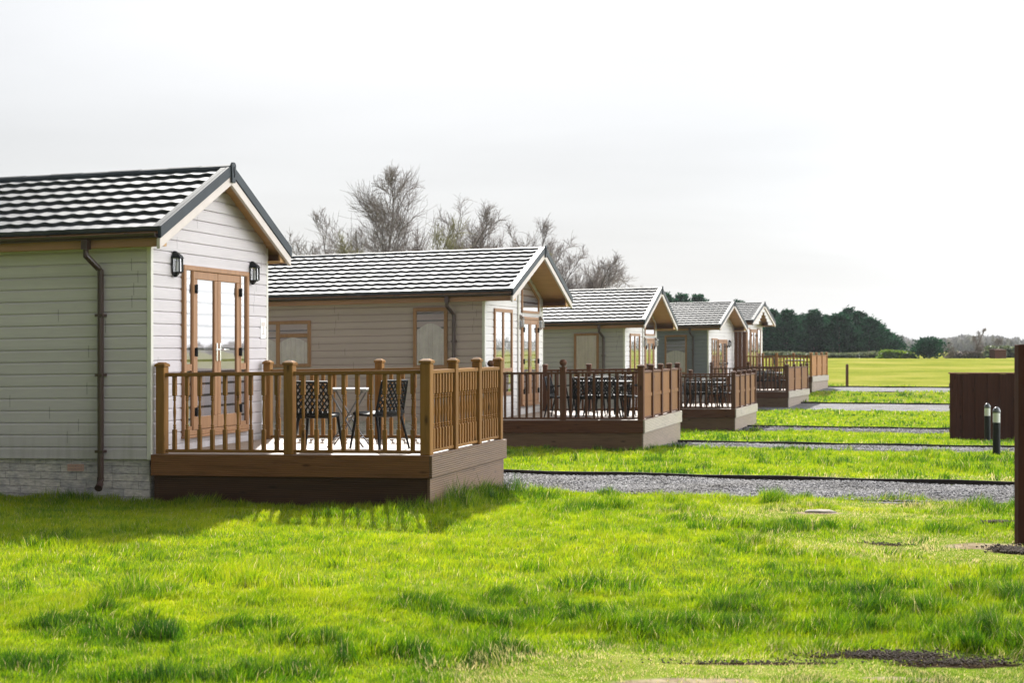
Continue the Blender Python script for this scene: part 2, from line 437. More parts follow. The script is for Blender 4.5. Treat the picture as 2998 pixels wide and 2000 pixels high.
def doors(root, mp, u0, u1, z0, z1, sh, sides=(0, 0), curtain=False):
    """patio door set: outer frame, two leaves, side lights with a low transom"""
    w = .06
    f = MB(sh); frame(f, mp, u0, u1, z0, z1, w, 0, .06)
    a, b = u0+w+(sides[0] if sides[0] else 0), u1-w-(sides[1] if sides[1] else 0)
    if sides[0]: mbox(f, mp, a-w*.55, a, 0, .058, z0+w, z1-w)
    if sides[1]: mbox(f, mp, b, b+w*.55, 0, .058, z0+w, z1-w)
    mbox(f, mp, u0-.01, u1+.01, 0, .095, z0-.03, z0)
    f.build('door_frame', M['oak'], root, bevel=.006)
    for (p, q) in ([(u0+w, a-w*.55)] if sides[0] else []) + ([(b+w*.55, u1-w)] if sides[1] else []):
        zt = z0 + .40*(z1-z0)
        s = MB(sh); mbox(s, mp, p, q, 0, .045, zt-.04, zt+.04); mbox(s, mp, p, q, 0, .045, z0+w, z0+w+.05); mbox(s, mp, p, p+.014, 0, .045, z0+w, z1-w); mbox(s, mp, q-.014, q, 0, .045, z0+w, z1-w)
        so = s.build('side_light', M['oak'], root)
        g = MB(sh); sheet(g, mp, p, q, .034, z0+w+.05, z1-w); g.build('pane', M['glass'], so, recalc=False)
        d = MB(sh); sheet(d, mp, p, q, .0195, z0+w+.05, z1-w); d.build('dark_interior', M['interior'], so, recalc=False)
    mid = (a+b)/2
    for (p, q, hs) in ((a, mid-.003, 1), (mid+.003, b, -1)):
        s = MB(sh); fw = .085
        mbox(s, mp, p, q, .0, .052, z1-w-.10, z1-w-.004); mbox(s, mp, p, q, .0, .052, z0+w+.004, z0+w+.16)
        mbox(s, mp, p, p+fw, .0, .052, z0+w+.16, z1-w-.10); mbox(s, mp, q-fw, q, .0, .052, z0+w+.16, z1-w-.10)
        d = s.build('door', M['oak'], root, bevel=.006)
        g = MB(sh); sheet(g, mp, p+fw*.6, q-fw*.6, .034, z0+w+.12, z1-w-.07); g.build('pane', M['glass'], d, recalc=False)
        k = MB(sh); sheet(k, mp, p+fw*.6, q-fw*.6, .0195, z0+w+.12, z1-w-.07); k.build('dark_interior', M['interior'], d, recalc=False)
        uh = p+.015 if hs > 0 else q-.015
        for zz in (z0+.28, z0+.5*(z1-z0)-.02, z1-.28): hinge(d, mp, uh, zz, sh)
        handle(d, mp, (q-.04) if hs > 0 else (p+.04), z0+.5*(z1-z0)-.02, sh, -1 if hs > 0 else 1)
    if curtain: pass

def roof_slope(mb, x0, x1, ye, ze, yr, zr, rows, wave=.235, lap=.040):
    """pressed tile sheets: each course steps over the one below and rolls in waves"""
    dy, dz = yr-ye, zr-ze; L = math.hypot(dy, dz); ny, nz = -dz/L, dy/L
    if nz < 0: ny, nz = -ny, -nz
    n = int((x1-x0)/wave*8); xs = np.linspace(x0, x1, n+1)
    ph = xs/wave*2*math.pi
    wv = .0022*np.sin(ph) + .0008*np.sin(2*ph+.6)
    sl = .017*np.sin(ph+.9)
    for i in range(rows):
        s0, s1 = i/rows, (i+1)/rows + .03/L
        prof = [(s0, -.012, 1), (s0, lap, 1), (s0+.010/L, lap+.004, 1), (s0+.5*(s1-s0), lap*.6, .9), (min(s1, 1), .002, .9)]
        base = len(mb.v); k = len(prof)
        for (s, o, a) in prof:
            lo = 1 - (s-s0)/(s1-s0)
            ss = s + (sl/L)*lo if i > 0 else np.full(n+1, s)
            oo = o + wv*a
            for j in range(n+1):
                mb.v.append((float(xs[j]), float(ye+dy*(ss[j] if hasattr(ss, '__len__') else ss)+ny*oo[j]), float(ze+dz*(ss[j] if hasattr(ss, '__len__') else ss)+nz*oo[j])))
        for r in range(k-1):
            for j in range(n):
                q = base+r*(n+1)+j; mb.f.append((q, q+1, q+n+2, q+n+1))

def plumb(mb, x0, x1, ya, za, yb, zb, o0, o1):
    """board that follows a roof slope, its ends cut upright"""
    mb.add([(x, y, z+o) for x in (x0, x1) for (y, z, o) in ((ya, za, o0), (yb, zb, o0), (yb, zb, o1), (ya, za, o1))],
           [(0,1,2,3),(7,6,5,4),(0,4,5,1),(1,5,6,2),(2,6,7,3),(3,7,4,0)])

def lodge(P):
    sh = SHEAR; W, L, xo = P['W'], P['L'], P['xo']; ze, zr = P['ze'], P['zr']; yo = .19
    sd = M[P['siding']]; H2 = W/2
    root = empty(P['name'], P['loc'], -P.get('a', A)); tag(root, P['label'], 'lodge', 'lodges standing in a row')
    sl = (zr-ze)/(H2+yo)
    under = lambda y: ze - .07 + sl*((y if y < H2 else W-y)+yo)        # underside of the roof
    zf = ze - .155                                                   # where the side wall meets the soffit
    # --- walls
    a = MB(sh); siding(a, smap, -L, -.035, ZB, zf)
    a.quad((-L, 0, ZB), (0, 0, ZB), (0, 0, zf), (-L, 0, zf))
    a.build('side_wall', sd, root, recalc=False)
    def lim(z):
        d = max(0, (z-(ze-.07))/sl - yo)
        return (min(d+.0, H2) if d > 0 else .0, max(W-d, H2) if d > 0 else W)
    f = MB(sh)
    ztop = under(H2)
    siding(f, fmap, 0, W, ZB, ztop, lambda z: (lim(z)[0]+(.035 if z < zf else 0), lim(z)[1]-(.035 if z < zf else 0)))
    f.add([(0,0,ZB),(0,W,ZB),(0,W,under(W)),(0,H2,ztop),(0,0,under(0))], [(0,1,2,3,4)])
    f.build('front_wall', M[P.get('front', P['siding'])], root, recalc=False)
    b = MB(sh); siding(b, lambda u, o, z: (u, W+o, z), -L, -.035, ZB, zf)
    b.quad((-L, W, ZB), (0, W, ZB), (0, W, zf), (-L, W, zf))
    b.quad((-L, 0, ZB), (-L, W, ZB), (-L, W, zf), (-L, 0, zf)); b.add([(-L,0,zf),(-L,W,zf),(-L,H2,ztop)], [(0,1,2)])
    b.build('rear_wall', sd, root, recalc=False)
    for (y0, y1) in ((-.022, .035), (W-.035, W+.022)):
        c = MB(sh); c.box(-.035, .022, y0, y1, ZB-.01, under(0)-.01)
        c.build('corner_trim', M['trim_pale'], root, bevel=.004)
    p = MB(sh); p.box(-L+.02, -.02, .02, W-.02, -.5, ZB); p.build('stone_plinth', M['brick'], root)
    # --- roof
    r = MB(sh)
    roof_slope(r, -L-.25, xo-.02, -yo-.03, ze, H2, zr, P['rows'], lap=P.get('lap', .046)); roof_slope(r, -L-.25, xo-.02, W+yo+.03, ze, H2, zr, P['rows'], lap=P.get('lap', .046))
    rt = r.build('roof', M['tile'], root, recalc=False, smooth=False)
    k = MB(sh)
    for i in range(int((L+xo)/.42)+1):
        x1 = xo - i*.42; x0 = max(x1-.44, -L-.25)
        pr = [(H2+.10*math.cos(t), zr-.028+.085*math.sin(t)+.004*(i % 2)) for t in [math.pi*q/8 for q in range(9)]]
        k.prism(pr, 'x', x0, x1)
    k.build('ridge_cap', M['verge'], rt)
    s = MB(sh)
    for (ya, yb) in ((-yo, H2), (W+yo, H2)):
        plumb(s, -L-.2, xo-.05, ya, ze, yb, zr, -.07, -.03)
    s.build('soffit', M['soffit'], root)
    # boxed eaves: level soffit and the closed triangular ends
    e = MB(sh)
    for (ya, yb) in ((-yo+.02, -.001), (W+.001, W+yo-.02)):
        e.box(-L-.1, xo-.06, ya, yb, zf-.02, zf)
    for (sgn, yb) in ((-1, 0), (1, W)):
        y2 = yb+sgn*(yo-.02)
        y1 = yb-sgn*.16 if xo > .4 else yb
        e.prism([(y1, zf-.02), (y2, zf-.02), (y2, ze-.04), (y1, ze-.06+sl*abs(y2-y1)*.9)], 'x', xo-.075, xo-.052)
        if xo > .4: e.box(.03, xo-.076, min(yb, y1), max(yb, y1), zf-.02, zf-.002)
    e.build('boxed_eave', M['soffit'], root)
    v = MB(sh); w = MB(sh)
    for (ya, yb) in ((-yo-.05, H2), (W+yo+.05, H2)):
        za = zr - sl*abs(yb-ya)
        plumb(v, xo-.03, xo+.012, ya, za, yb, zr, -.075, .062)
        plumb(v, xo-.11, xo-.03, ya, za, yb, zr, .040, .060)
        plumb(w, xo-.045, xo-.002, ya, za, yb, zr, -.195, -.077)
    v.build('verge_trim', M['verge'], rt, bevel=.005); w.build('bargeboard', M['cream_board'], root, bevel=.004)
    q = MB(sh); q.prism([(H2-.045, zr-.17), (H2-.06, zr+.055), (H2-.03, zr+.085), (H2+.03, zr+.085), (H2+.06, zr+.055), (H2+.045, zr-.17)], 'x', xo+.004, xo+.03)
    q.build('apex_cap', M['verge'], rt, bevel=.004)
    q = MB(sh); q.tube([(xo+.034, H2+.012*math.sin(t*2.2)*(1-.2*t), zr-.10+.13*t/3) for t in [i*.25 for i in range(13)]], .006, 6)
    q.build('cap_emblem', M['black'], rt)
    # --- fascia, gutter and downpipe
    fa = MB(sh); fa.box(-L-.2, xo-.05, -yo-.012, -yo+.018, zf-.03, ze-.02); fa.box(-L-.2, xo-.05, W+yo-.018, W+yo+.012, zf-.03, ze-.02)
    fa.build('fascia', M['fascia'], root, bevel=.003)
    g = MB(sh)
    for sgn, y in ((-1, -yo-.066), (1, W+yo+.066)):
        arc = [(y+.052*math.cos(t), ze-.045+.052*math.sin(t)) for t in [math.pi+math.pi*i/7 for i in range(8)]]
        arc2 = [(y+.046*math.cos(t), ze-.045+.046*math.sin(t)) for t in [2*math.pi-math.pi*i/7 for i in range(8)]]
        g.prism(arc+arc2, 'x', -L-.2, xo-.03)
        for i in range(int(L/1.0)):
            x = xo-.4-i*1.0
            g.box(x-.012, x+.012, y-.058, y+.056, ze-.048, ze-.036)
    g.build('gutter', M['gutter'], root, recalc=False)
    d = MB(sh); x = P.get('pipe', -.6)
    d.box(x-.115, x-.035, -yo-.106, -yo-.026, ze-.20, ze-.085)
    pts = [(x-.075, -yo-.066, ze-.19), (x-.075, -yo-.066, ze-.27), (x-.01, -.10, ze-.41), (x, -.07, ze-.43), (x, -.07, .30)]
    d.tube(pts, .036, 10)
    for z in (ze-.95, 1.5, .62): d.box(x-.05, x+.05, -.115, -.018, z-.016, z+.016)
    d.tube([(x, -.07, .32), (x, -.08, .25), (x+.02, -.15, .20)], [.042, .042, .046], 10)
    d.build('downpipe', M['gutter'], root)
    if 'vent' in P:
        u = P['vent']; va = MB(sh)
        frame(va, smap, u-.105, u+.105, .385, .465, .012, -.02, -.006)
        for i in range(9): mbox(va, smap, u-.09+.02*i, u-.082+.02*i, -.02, -.008, .397, .453)
        mbox(va, smap, u-.1, u+.1, -.02, -.010, .42, .43)
        vo = va.build('air_vent', M['vent'], root)
    P['zf'] = zf; P['root'] = root; P['under'] = under
    return root
M['vent'] = m_plain('pink_terracotta', (.52, .33, .27, 1), .8, .1)

def W2(lx, ly, root):                    # lodge-local -> world (ground plan)
    o = root.location; r = root.rotation_euler.z; c, s = math.cos(r), -math.sin(r)
    return (o.x + lx*c + ly*s, o.y - lx*s + ly*c)

# lodge 1 -------------------------------------------------------------
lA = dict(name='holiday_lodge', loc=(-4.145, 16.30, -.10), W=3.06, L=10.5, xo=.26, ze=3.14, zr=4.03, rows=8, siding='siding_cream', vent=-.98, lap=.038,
          label='cream-grey clad lodge on a stone plinth with two black lanterns, nearest the camera')
r1 = lodge(lA)
doors(r1, fmap, .69, 2.43, .75, 2.80, SHEAR, sides=(.20, .20))
lantern(r1, fmap, .50, 2.80, SHEAR); lantern(r1, fmap, 2.56, 2.80, SHEAR)
q = MB(SHEAR); mbox(q, fmap, 2.84, 2.99, .016, .026, 1.93, 2.20); pl = q.build('number_plate', M['white'], r1, bevel=.003)
q = MB(SHEAR); mbox(q, fmap, 2.865, 2.965, .026, .029, 2.10, 2.155); mbox(q, fmap, 2.905, 2.925, .026, .029, 2.0, 2.10); mbox(q, fmap, 2.87, 2.96, .026, .029, 1.985, 2.0); q.build('plate_mark', M['cream_board'], pl)
# lodge 2 -------------------------------------------------------------
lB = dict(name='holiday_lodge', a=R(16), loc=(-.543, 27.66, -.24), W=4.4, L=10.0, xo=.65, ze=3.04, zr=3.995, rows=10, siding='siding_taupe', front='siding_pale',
          label='taupe clad lodge with net-curtained side windows, below the clump of bare trees')
r2 = lodge(lB)
window(r2, smap, -1.45, -.74, 1.56, 2.76, SHEAR, curtain='lace', drop=.14, lift=.24)
window(r2, smap, -5.1, -3.64, 1.62, 2.56, SHEAR, splits=(-4.36,), bars=((-4.32, -3.70, 2.26),), curtain='lace', drop=.36, ctop=2.22)
window(r2, fmap, .57, 1.86, .98, 2.74, SHEAR, splits=(1.2,), bars=((.6, 1.83, 1.5),))
def porch_side(root, P, bay_y, d0, d1, lant):
    q = MB(SHEAR); q.box(.018, .05, bay_y-.03, bay_y+.03, ZB, P['under'](bay_y)-.02); q.build('porch_trim', M['trim_pale'], root, bevel=.004)
    doors(root, fmap, d0, d1, .74, 2.62, SHEAR)
    lantern(root, fmap, d0-.14, 2.50, SHEAR, lant); lantern(root, fmap, d1+.17, 2.50, SHEAR, lant)
    # glazed gable: a panel over the doors, then the raked light under the roof
    un = P['under']; z0 = 2.70; t = .055
    y0, y1 = d0+.02, d1+.1
    def zt(y): return un(y)-.16
    h0, h1 = zt(y0), max(zt(y1), z0+.12)
    fm = MB(SHEAR)
    for (ya, za, yb, zb_) in ((y0, z0, y1, z0), (y1, z0, y1, h1), (y1, h1, y0, h0), (y0, h0, y0, z0)):
        dd = Vector((yb-ya, zb_-za)).normalized(); nn = Vector((-dd.y, dd.x))*t
        pa, pb = Vector((ya, za))-dd*t*.0, Vector((yb, zb_))
        fm.prism([(pa.x, pa.y), (pb.x, pb.y), (pb.x+nn.x, pb.y+nn.y), (pa.x+nn.x, pa.y+nn.y)], 'x', .005, .05)
    gw = fm.build('gable_window', M['oak'], root)
    g = MB(SHEAR); g.add([(.034, y0, z0), (.034, y1, z0), (.034, y1, h1), (.034, y0, h0)], [(0,1,2,3)]); g.build('pane', M['glass'], gw, recalc=False)
    g = MB(SHEAR); g.add([(.0195, y0, z0), (.0195, y1, z0), (.0195, y1, h1), (.0195, y0, h0)], [(0,1,2,3)]); g.build('dark_interior', M['interior'], gw, recalc=False)
porch_side(r2, lB, 2.33, 2.58, 3.92, 'silver')
# lodge 3 -------------------------------------------------------------
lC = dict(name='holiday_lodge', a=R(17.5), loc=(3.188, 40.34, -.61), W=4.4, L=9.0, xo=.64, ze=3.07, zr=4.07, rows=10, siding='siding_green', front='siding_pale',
          label='grey-green clad lodge third along the row, its tall side window closed by a pale blind')
r3 = lodge(lC)
wo = window(r3, smap, -1.47, -.74, 1.45, 2.76, SHEAR, curtain='curtain', drop=0)
window(r3, fmap, .57, 1.86, .98, 2.74, SHEAR, splits=(1.2,), bars=((.6, 1.83, 1.5),))
porch_side(r3, lC, 2.33, 2.58, 3.92, 'silver')
# lodge 4 -------------------------------------------------------------
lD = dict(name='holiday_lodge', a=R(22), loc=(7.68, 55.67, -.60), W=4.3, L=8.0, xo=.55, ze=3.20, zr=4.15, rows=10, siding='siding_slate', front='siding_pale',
          label='slate-grey clad lodge with a tall two-light side window and one black lantern')
r4 = lodge(lD)
window(r4, smap, -1.75, -.85, .95, 2.85, SHEAR, bars=((-1.70, -.9, 1.35),), curtain='lace', drop=.10, lift=.55)
window(r4, fmap, .45, 1.35, .75, 2.70, SHEAR, splits=(.9,))
doors(r4, fmap, 1.5, 3.0, .74, 2.66, SHEAR)
lantern(r4, fmap, 3.35, 2.50, SHEAR)
q = MB(SHEAR)
for i in range(3): q.box(.05+i*.17, .05+i*.17+.155, 4.20, 4.235, .62, 3.0-.0)
q.build('porch_screen', M['post_dark'], r4)
# lodge 5 -------------------------------------------------------------
lE = dict(name='holiday_lodge', a=R(22.5), loc=(10.18, 63.2, -.12), W=4.2, L=8.0, xo=.60, ze=3.04, zr=3.88, rows=9, siding='siding_pale', front='siding_pale',
          label='farthest pale lodge with a boarded gable and a row of tall windows, beside the conifers')
r5 = lodge(lE)
un = lE['under']
q = MB(SHEAR)        # boarded gable face with a low triangular opening
H2 = 2.1
def gl(z, out):
    d = max(0, (z-(3.04-.07))/((3.88-3.04)/(H2+.19)) - .19); return max(d, 0)
z = 2.9
while z < un(H2)-.02:
    zz = min(z+BH, un(H2)); y0 = gl(z, 0)
    hole = .95*(1-(z-2.9)/.55)
    if hole > .02:
        for (a, b) in ((y0, H2-hole), (H2+hole, 4.2-y0)):
            if b-a > .02: q.box(.52, .545, a, b, z, zz-.006)
    elif 4.2-2*y0 > .04: q.box(.52, .545, y0, 4.2-y0, z, zz-.006)
    z += BH
q.build('gable_board', M['siding_pale'], r5)
for i, (a, b) in enumerate(((.25, .95), (1.05, 1.6))): window(r5, fmap, a, b, .75, 2.75, SHEAR)
doors(r5, fmap, 1.75, 2.95, .74, 2.7, SHEAR)
window(r5, fmap, 3.1, 3.75, .75, 2.75, SHEAR)

# ------------------------------------------------------------------ decks
def baluster_mesh(turned, hgt):
    b = MB()
    if turned:
        a = .021
        b.box(-a, a, -a, a, 0, hgt*.27); b.box(-a, a, -a, a, hgt*.73, hgt)
        z0, z1 = hgt*.27, hgt*.73; d = z1-z0
        pr = [(.019, 0), (.012, .03), (.021, .06), (.013, .09), (.021, .12), (.012, .16), (.014, .3), (.0185, .5), (.014, .7), (.012, .84), (.021, .88), (.013, .91), (.021, .94), (.012, .97), (.019, 1)]
        b.lathe([(r, z0+d*t) for r, t in pr], 10)
    else:
        b.box(-.021, .021, -.021, .021, 0, hgt)
    return b
def post_mesh(h, ball=False, s=.05):
    b = MB(); b.box(-s, s, -s, s, 0, h); return b
def cap_mesh(s=.05, ball=False):
    c = MB()
    if ball:
        c.box(-s*1.15, s*1.15, -s*1.15, s*1.15, 0, .022)
        c.lathe([(.03, .022), (.028, .04), (.05, .06), (.066, .095), (.066, .115), (.05, .15), (.02, .168)], 14)
    else:
        k = s*1.2
        c.box(-k, k, -k, k, 0, .028)
        c.hexa([(-k, -k, .028), (k, -k, .028), (k, k, .028), (-k, k, .028)], [(-s*.55, -s*.55, .052), (s*.55, -s*.55, .052), (s*.55, s*.55, .052), (-s*.55, s*.55, .052)])
    return c

def deck(name, lod, dx, dy, F, label, style, nfront, near_posts, far_posts, spacing=.16, low=-.35, ball=(), turned=False, frontpanel=False, gate=None):
    """raised deck: floor boards, two-board skirt, posts with caps, rails and balusters on three sides"""
    sh = SHEAR; pm, rx, ry, sx, sy, lx, fm = style
    ra = -lod.rotation_euler.z; root = empty(name, (lod.location.x+.02*math.cos(ra), lod.location.y-.02*math.sin(ra), lod.location.z), -ra); tag(root, label, 'deck', 'timber decks in front of the lodges')
    e = MB(sh); nb = int(round(dy/.145))
    for i in range(nb):
        y0 = i*dy/nb; e.box(.03, dx, y0+.003, y0+dy/nb-.003, F-.028, F)
    e.build('deck_floor', M['floor'], root)
    q = MB(sh); q.box(0, dx, -.03, 0, F-.245, F-.004); q.build('skirt_board', M[sx], root, bevel=.004)
    q = MB(sh); q.box(0, dx, dy, dy+.03, F-.245, F-.004); q.build('skirt_board', M[sx], root, bevel=.004)
    q = MB(sh); q.box(dx+.001, dx+.034, -.03, dy+.03, F-.245, F-.004); q.build('skirt_board', M[sy], root, bevel=.004)
    zl = F-.25
    q = MB(sh); q.box(.03, dx-.03, .0, .03, low, zl); q.build('base_board', M[lx], root)
    q = MB(sh); q.box(.03, dx-.03, dy-.03, dy, low, zl); q.build('base_board', M[lx], root)
    q = MB(sh); q.box(dx-.03, dx, .0, dy, low, zl); q.build('base_board', M[fm], root)
    ph = 1.0; rh = .915
    pmesh = post_mesh(ph).build('post', M[pm], root, bevel=.006); cm = cap_mesh().build('post_cap', M[pm], pmesh, loc=(0, 0, ph), bevel=.003)
    bmesh_ = cap_mesh(ball=True).build('post_cap', M[pm], pmesh, loc=(0, 0, ph)) if ball else None
    first = [True]
    def post(x, y, isball=False, k=1.0):
        l = (x, y, F+sh*x)
        if first[0]:
            first[0] = False; p = pmesh; p.location = l; c = cm
        else:
            p = inst(pmesh, root, l); c = inst(bmesh_ if isball else cm, p, (0, 0, ph))
        p.scale = (k, k, 1)
    bal = [None]
    def balu(x, y):
        l = (x, y, F+.05+sh*x)
        if bal[0] is None: bal[0] = baluster_mesh(turned, rh-.05-.02).build('baluster', M[pm], root, loc=l)
        else: inst(bal[0], root, l)
    def run(xa, ya, xb, yb, n, bars=True):
        along = abs(xb-xa) > abs(yb-ya)
        for (z0, z1, w) in ((rh-.03, rh+.014, .034), (.018, .052, .024)):
            r = MB(sh)
            if along: r.box(min(xa, xb)+.05, max(xa, xb)-.05, ya-w, ya+w, F+z0, F+z1)
            else: r.box(xa-w, xa+w, min(ya, yb)+.05, max(ya, yb)-.05, F+z0, F+z1)
            r.build('handrail' if z1 > .5 else 'bottom_rail', M[rx if along else ry], root, bevel=.006)
        for i in range(n):
            t = (i+1)/(n+1)
            if bars: balu(xa+(xb-xa)*t, ya+(yb-ya)*t)
    ny_, fy_ = .055, dy-.055; xf = dx-.055
    npst = near_posts
    for i, x in enumerate(npst): post(x, ny_, (i in ball) and i > 0, 1.18 if i in (len(npst)-1,) else 1.1)
    for a, b in zip(npst[:-1], npst[1:]): run(a, ny_, b, ny_, max(1, int(round((b-a)/spacing))-1))
    fr = [ny_ + (fy_-ny_)*i/nfront for i in range(nfront+1)]
    for y in fr[1:]: post(xf, y)
    for a, b in zip(fr[:-1], fr[1:]):
        if frontpanel:
            run(xf, a, xf, b, 0)
            pnl = MB(sh); m = 7
            for i in range(m):
                y0 = a+.05+(b-a-.10)*i/m; pnl.box(xf-.012, xf+.012, y0+.002, y0+(b-a-.10)/m-.002, F+.052, F+rh-.03)
            pnl.box(xf+.012, xf+.03, a+.05, b-.05, F+.43, F+.50)
            pnl.build('privacy_panel', M['post_orange' if pm == 'post_orange' else 'panel_wood'], root)
        else: run(xf, a, xf, b, max(1, int(round((b-a)/.105))-1))
    for x in far_posts: post(x, fy_)
    allf = list(far_posts)+[xf]
    for a, b in zip(allf[:-1], allf[1:]): run(a, fy_, b, fy_, max(1, int(round((b-a)/spacing))-1))
    return root
ST1 = ('post_honey', 'rail_honey_x', 'rail_honey_y', 'skirt_honey_x', 'skirt_honey_y', 'low_honey_x', 'skirt_honey_y')
ST2 = ('post_dark', 'rail_dark_x', 'rail_dark_y', 'skirt_dark_x', 'skirt_dark_y', 'low_dark_x', 'base_dark_y')
ST5 = ('post_orange', 'rail_honey_x', 'rail_honey_y', 'skirt_dark_x', 'skirt_dark_y', 'low_dark_x', 'base_dark_y')
d1 = deck('timber_deck', r1, 3.36, 2.92, .588, 'honey brown deck with turned balusters and grooved skirt boards, nearest the camera', ST1, 3, (.10, 1.69, 3.305), (.10, 1.69), spacing=.162, turned=True)
d2 = deck('timber_deck', r2, 3.12, 4.3, .54, 'dark brown deck with square balusters in front of the taupe lodge', ST2, 4, (.10, 1.55, 3.065), (.10, 1.10), spacing=.15, frontpanel=True, ball=(1,), low=-.3)
d3 = deck('timber_deck', r3, 3.12, 4.3, .585, 'dark brown deck with square balusters in front of the grey-green lodge', ST2, 4, (.10, 1.55, 3.065), (.10, 1.10), spacing=.15, frontpanel=True, ball=(1,), low=-.3)
d4 = deck('timber_deck', r4, 3.12, 4.3, .60, 'dark brown deck with square balusters in front of the slate-grey lodge', ST2, 3, (.10, 1.55, 3.065), (.10, 1.10), spacing=.15, frontpanel=True, ball=(1,), low=-.4)
d5 = deck('timber_deck', r5, 3.12, 3.9, .55, 'new orange-brown deck in front of the farthest lodge, at the end of the row', ST5, 3, (.10, 1.55, 3.065), (.10, 1.55), spacing=.15, frontpanel=True, low=-.5)
# ------------------------------------------------------------------ where a point of the ground lies
def gp(px, py):
    D = 15.0
    for _ in range(30):
        X = (px-1175)/3264*D; D = (CAMZ-float(zg(X, D)))*3264/(py-800)
    return (px-1175)/3264*D, D

# ------------------------------------------------------------------ garden furniture
def lattice_back(w=.40, z0=.40, z1=.80, lean=.10):
    b = MB(); n = 7
    pt = lambda s, t: (-.20-lean*t-.03*(1-(2*s-1)**2), (s-.5)*w*(1-.06*t), z0+(z1-z0)*t)
    def strip(s0, t0, s1, t1, k=.011):
        m = 6; P = [Vector(pt(s0+(s1-s0)*i/m, t0+(t1-t0)*i/m)) for i in range(m+1)]
        b.tube(P, k, 4)
    for i in range(-n+1, n):
        for sg in (1, -1):
            s0 = i/n*1.0; s1 = s0+.75
            lo, hi = max(0, -s0/.75), min(1, (1-s0)/.75)
            if hi-lo < .05: continue
            a = (s0+.75*lo, lo); c = (s0+.75*hi, hi)
            if sg < 0: a = (1-a[0], a[1]); c = (1-c[0], c[1])
            strip(a[0], a[1], c[0], c[1])
    b.tube([pt(i/8, 1) for i in range(9)], .016, 6); b.tube([pt(i/8, 0) for i in range(9)], .02, 6)
    b.tube([pt(0, i/4) for i in range(5)], .014, 6); b.tube([pt(1, i/4) for i in range(5)], .014, 6)
    b.tube([pt(i/8, .08) for i in range(9)], .03, 6)
    return b
def make_chair(arms):
    root = empty('garden_chair', (0, 0, 0))
    s = MB(); pr = [(-.21, .425), (-.05, .412), (.14, .42), (.20, .435), (.235, .425), (.235, .395), (.2, .385), (-.21, .385)]
    s.prism(pr, 'y', -.20, .20); s.build('seat', M['rattan'], root, bevel=.008)
    lattice_back().build('backrest', M['rattan'], root)
    for sx, sy in ((1, 1), (1, -1), (-1, 1), (-1, -1)):
        l = MB(); l.tube([(sx*.19, sy*.18, .40), (sx*.22 - (.03 if sx < 0 else 0), sy*.20, .2), (sx*.245 - (.05 if sx < 0 else 0), sy*.225, .0)], [.019, .016, .013], 8)
        l.build('leg', M['black'], root)
    if arms:
        for sy in (1, -1):
            l = MB(); l.tube([(.20, sy*.21, .42), (.17, sy*.235, .60), (.10, sy*.24, .635), (-.12, sy*.235, .62), (-.255, sy*.20, .63)], .015, 8)
            l.build('armrest', M['rattan'], root)
    return root
chair0 = make_chair(False); chair1 = make_chair(True)
used = {0: False, 1: False}
def put_chair(deck_root, F, lx, ly, rot, label, arms=0):
    src = chair1 if arms else chair0
    c = copy_tree(src) if used[arms] else src
    used[arms] = True
    x, y = W2(lx, ly, deck_root)
    c.location = (x, y, deck_root.location.z + F + SHEAR*lx + .001); c.rotation_euler = (0, 0, rot + deck_root.rotation_euler.z)
    tag(c, label, 'chair', 'black garden chairs on the decks')
def bistro():
    root = empty('bistro_table', (0,0,0))
    t = MB(); t.box(-.26, .26, -.26, .26, .682, .704); t.build('table_top', M['table_top'], root, bevel=.006)
    for sy in (1, -1):
        for sg in (1, -1):
            l = MB(); l.tube([(sg*.20, sy*.20, .682), (sg*.05, sy*.20, .42), (-sg*.10, sy*.21, .16), (-sg*.22, sy*.22, .0)], .010, 8); l.build('leg', M['leg_grey'], root)
    for (x, z) in ((.2, .66), (-.2, .66), (.14, .10), (-.14, .10), (0, .355)):
        l = MB(); l.tube([(x, -.2, z), (x, .2, z)], .008, 6); l.build('cross_bar', M['leg_grey'], root)
    return root
def dining():
    root = empty('dining_table', (0,0,0))
    t = MB(); t.box(-.56, .56, -.38, .38, .700, .725); t.build('table_top', M['table_top'], root, bevel=.008)
    f = MB(); frame(f, lambda u, o, z: (u, z, o), -.52, .52, -.34, .34, .03, .665, .699); f.build('table_frame', M['black'], root)
    for sx in (1, -1):
        for sy in (1, -1):
            l = MB(); l.tube([(sx*.50, sy*.32, .67), (sx*.36, sy*.30, .36), (sx*.46, sy*.34, 0)], .018, 8); l.build('leg', M['black'], root)
    return root
def place(o, dr, F, lx, ly, rot, label, cat, group=None):
    x, y = W2(lx, ly, dr); o.location = (x, y, dr.location.z+F+SHEAR*lx+.001); o.rotation_euler = (0, 0, rot+dr.rotation_euler.z); tag(o, label, cat, group)
place(bistro(), d1, .588, 1.84, 1.42, R(12), 'small grey folding bistro table with crossed legs on the honey brown deck', 'table')
put_chair(d1, .588, 1.74, .74, R(98), 'black lattice-back chair seen from behind, left of the folding bistro table')
put_chair(d1, .588, 2.36, 1.06, R(150), 'black lattice-back chair turned side-on, right of the folding bistro table')
dt = dining()
names = {2: 'taupe', 3: 'grey-green', 4: 'slate-grey'}
first = True
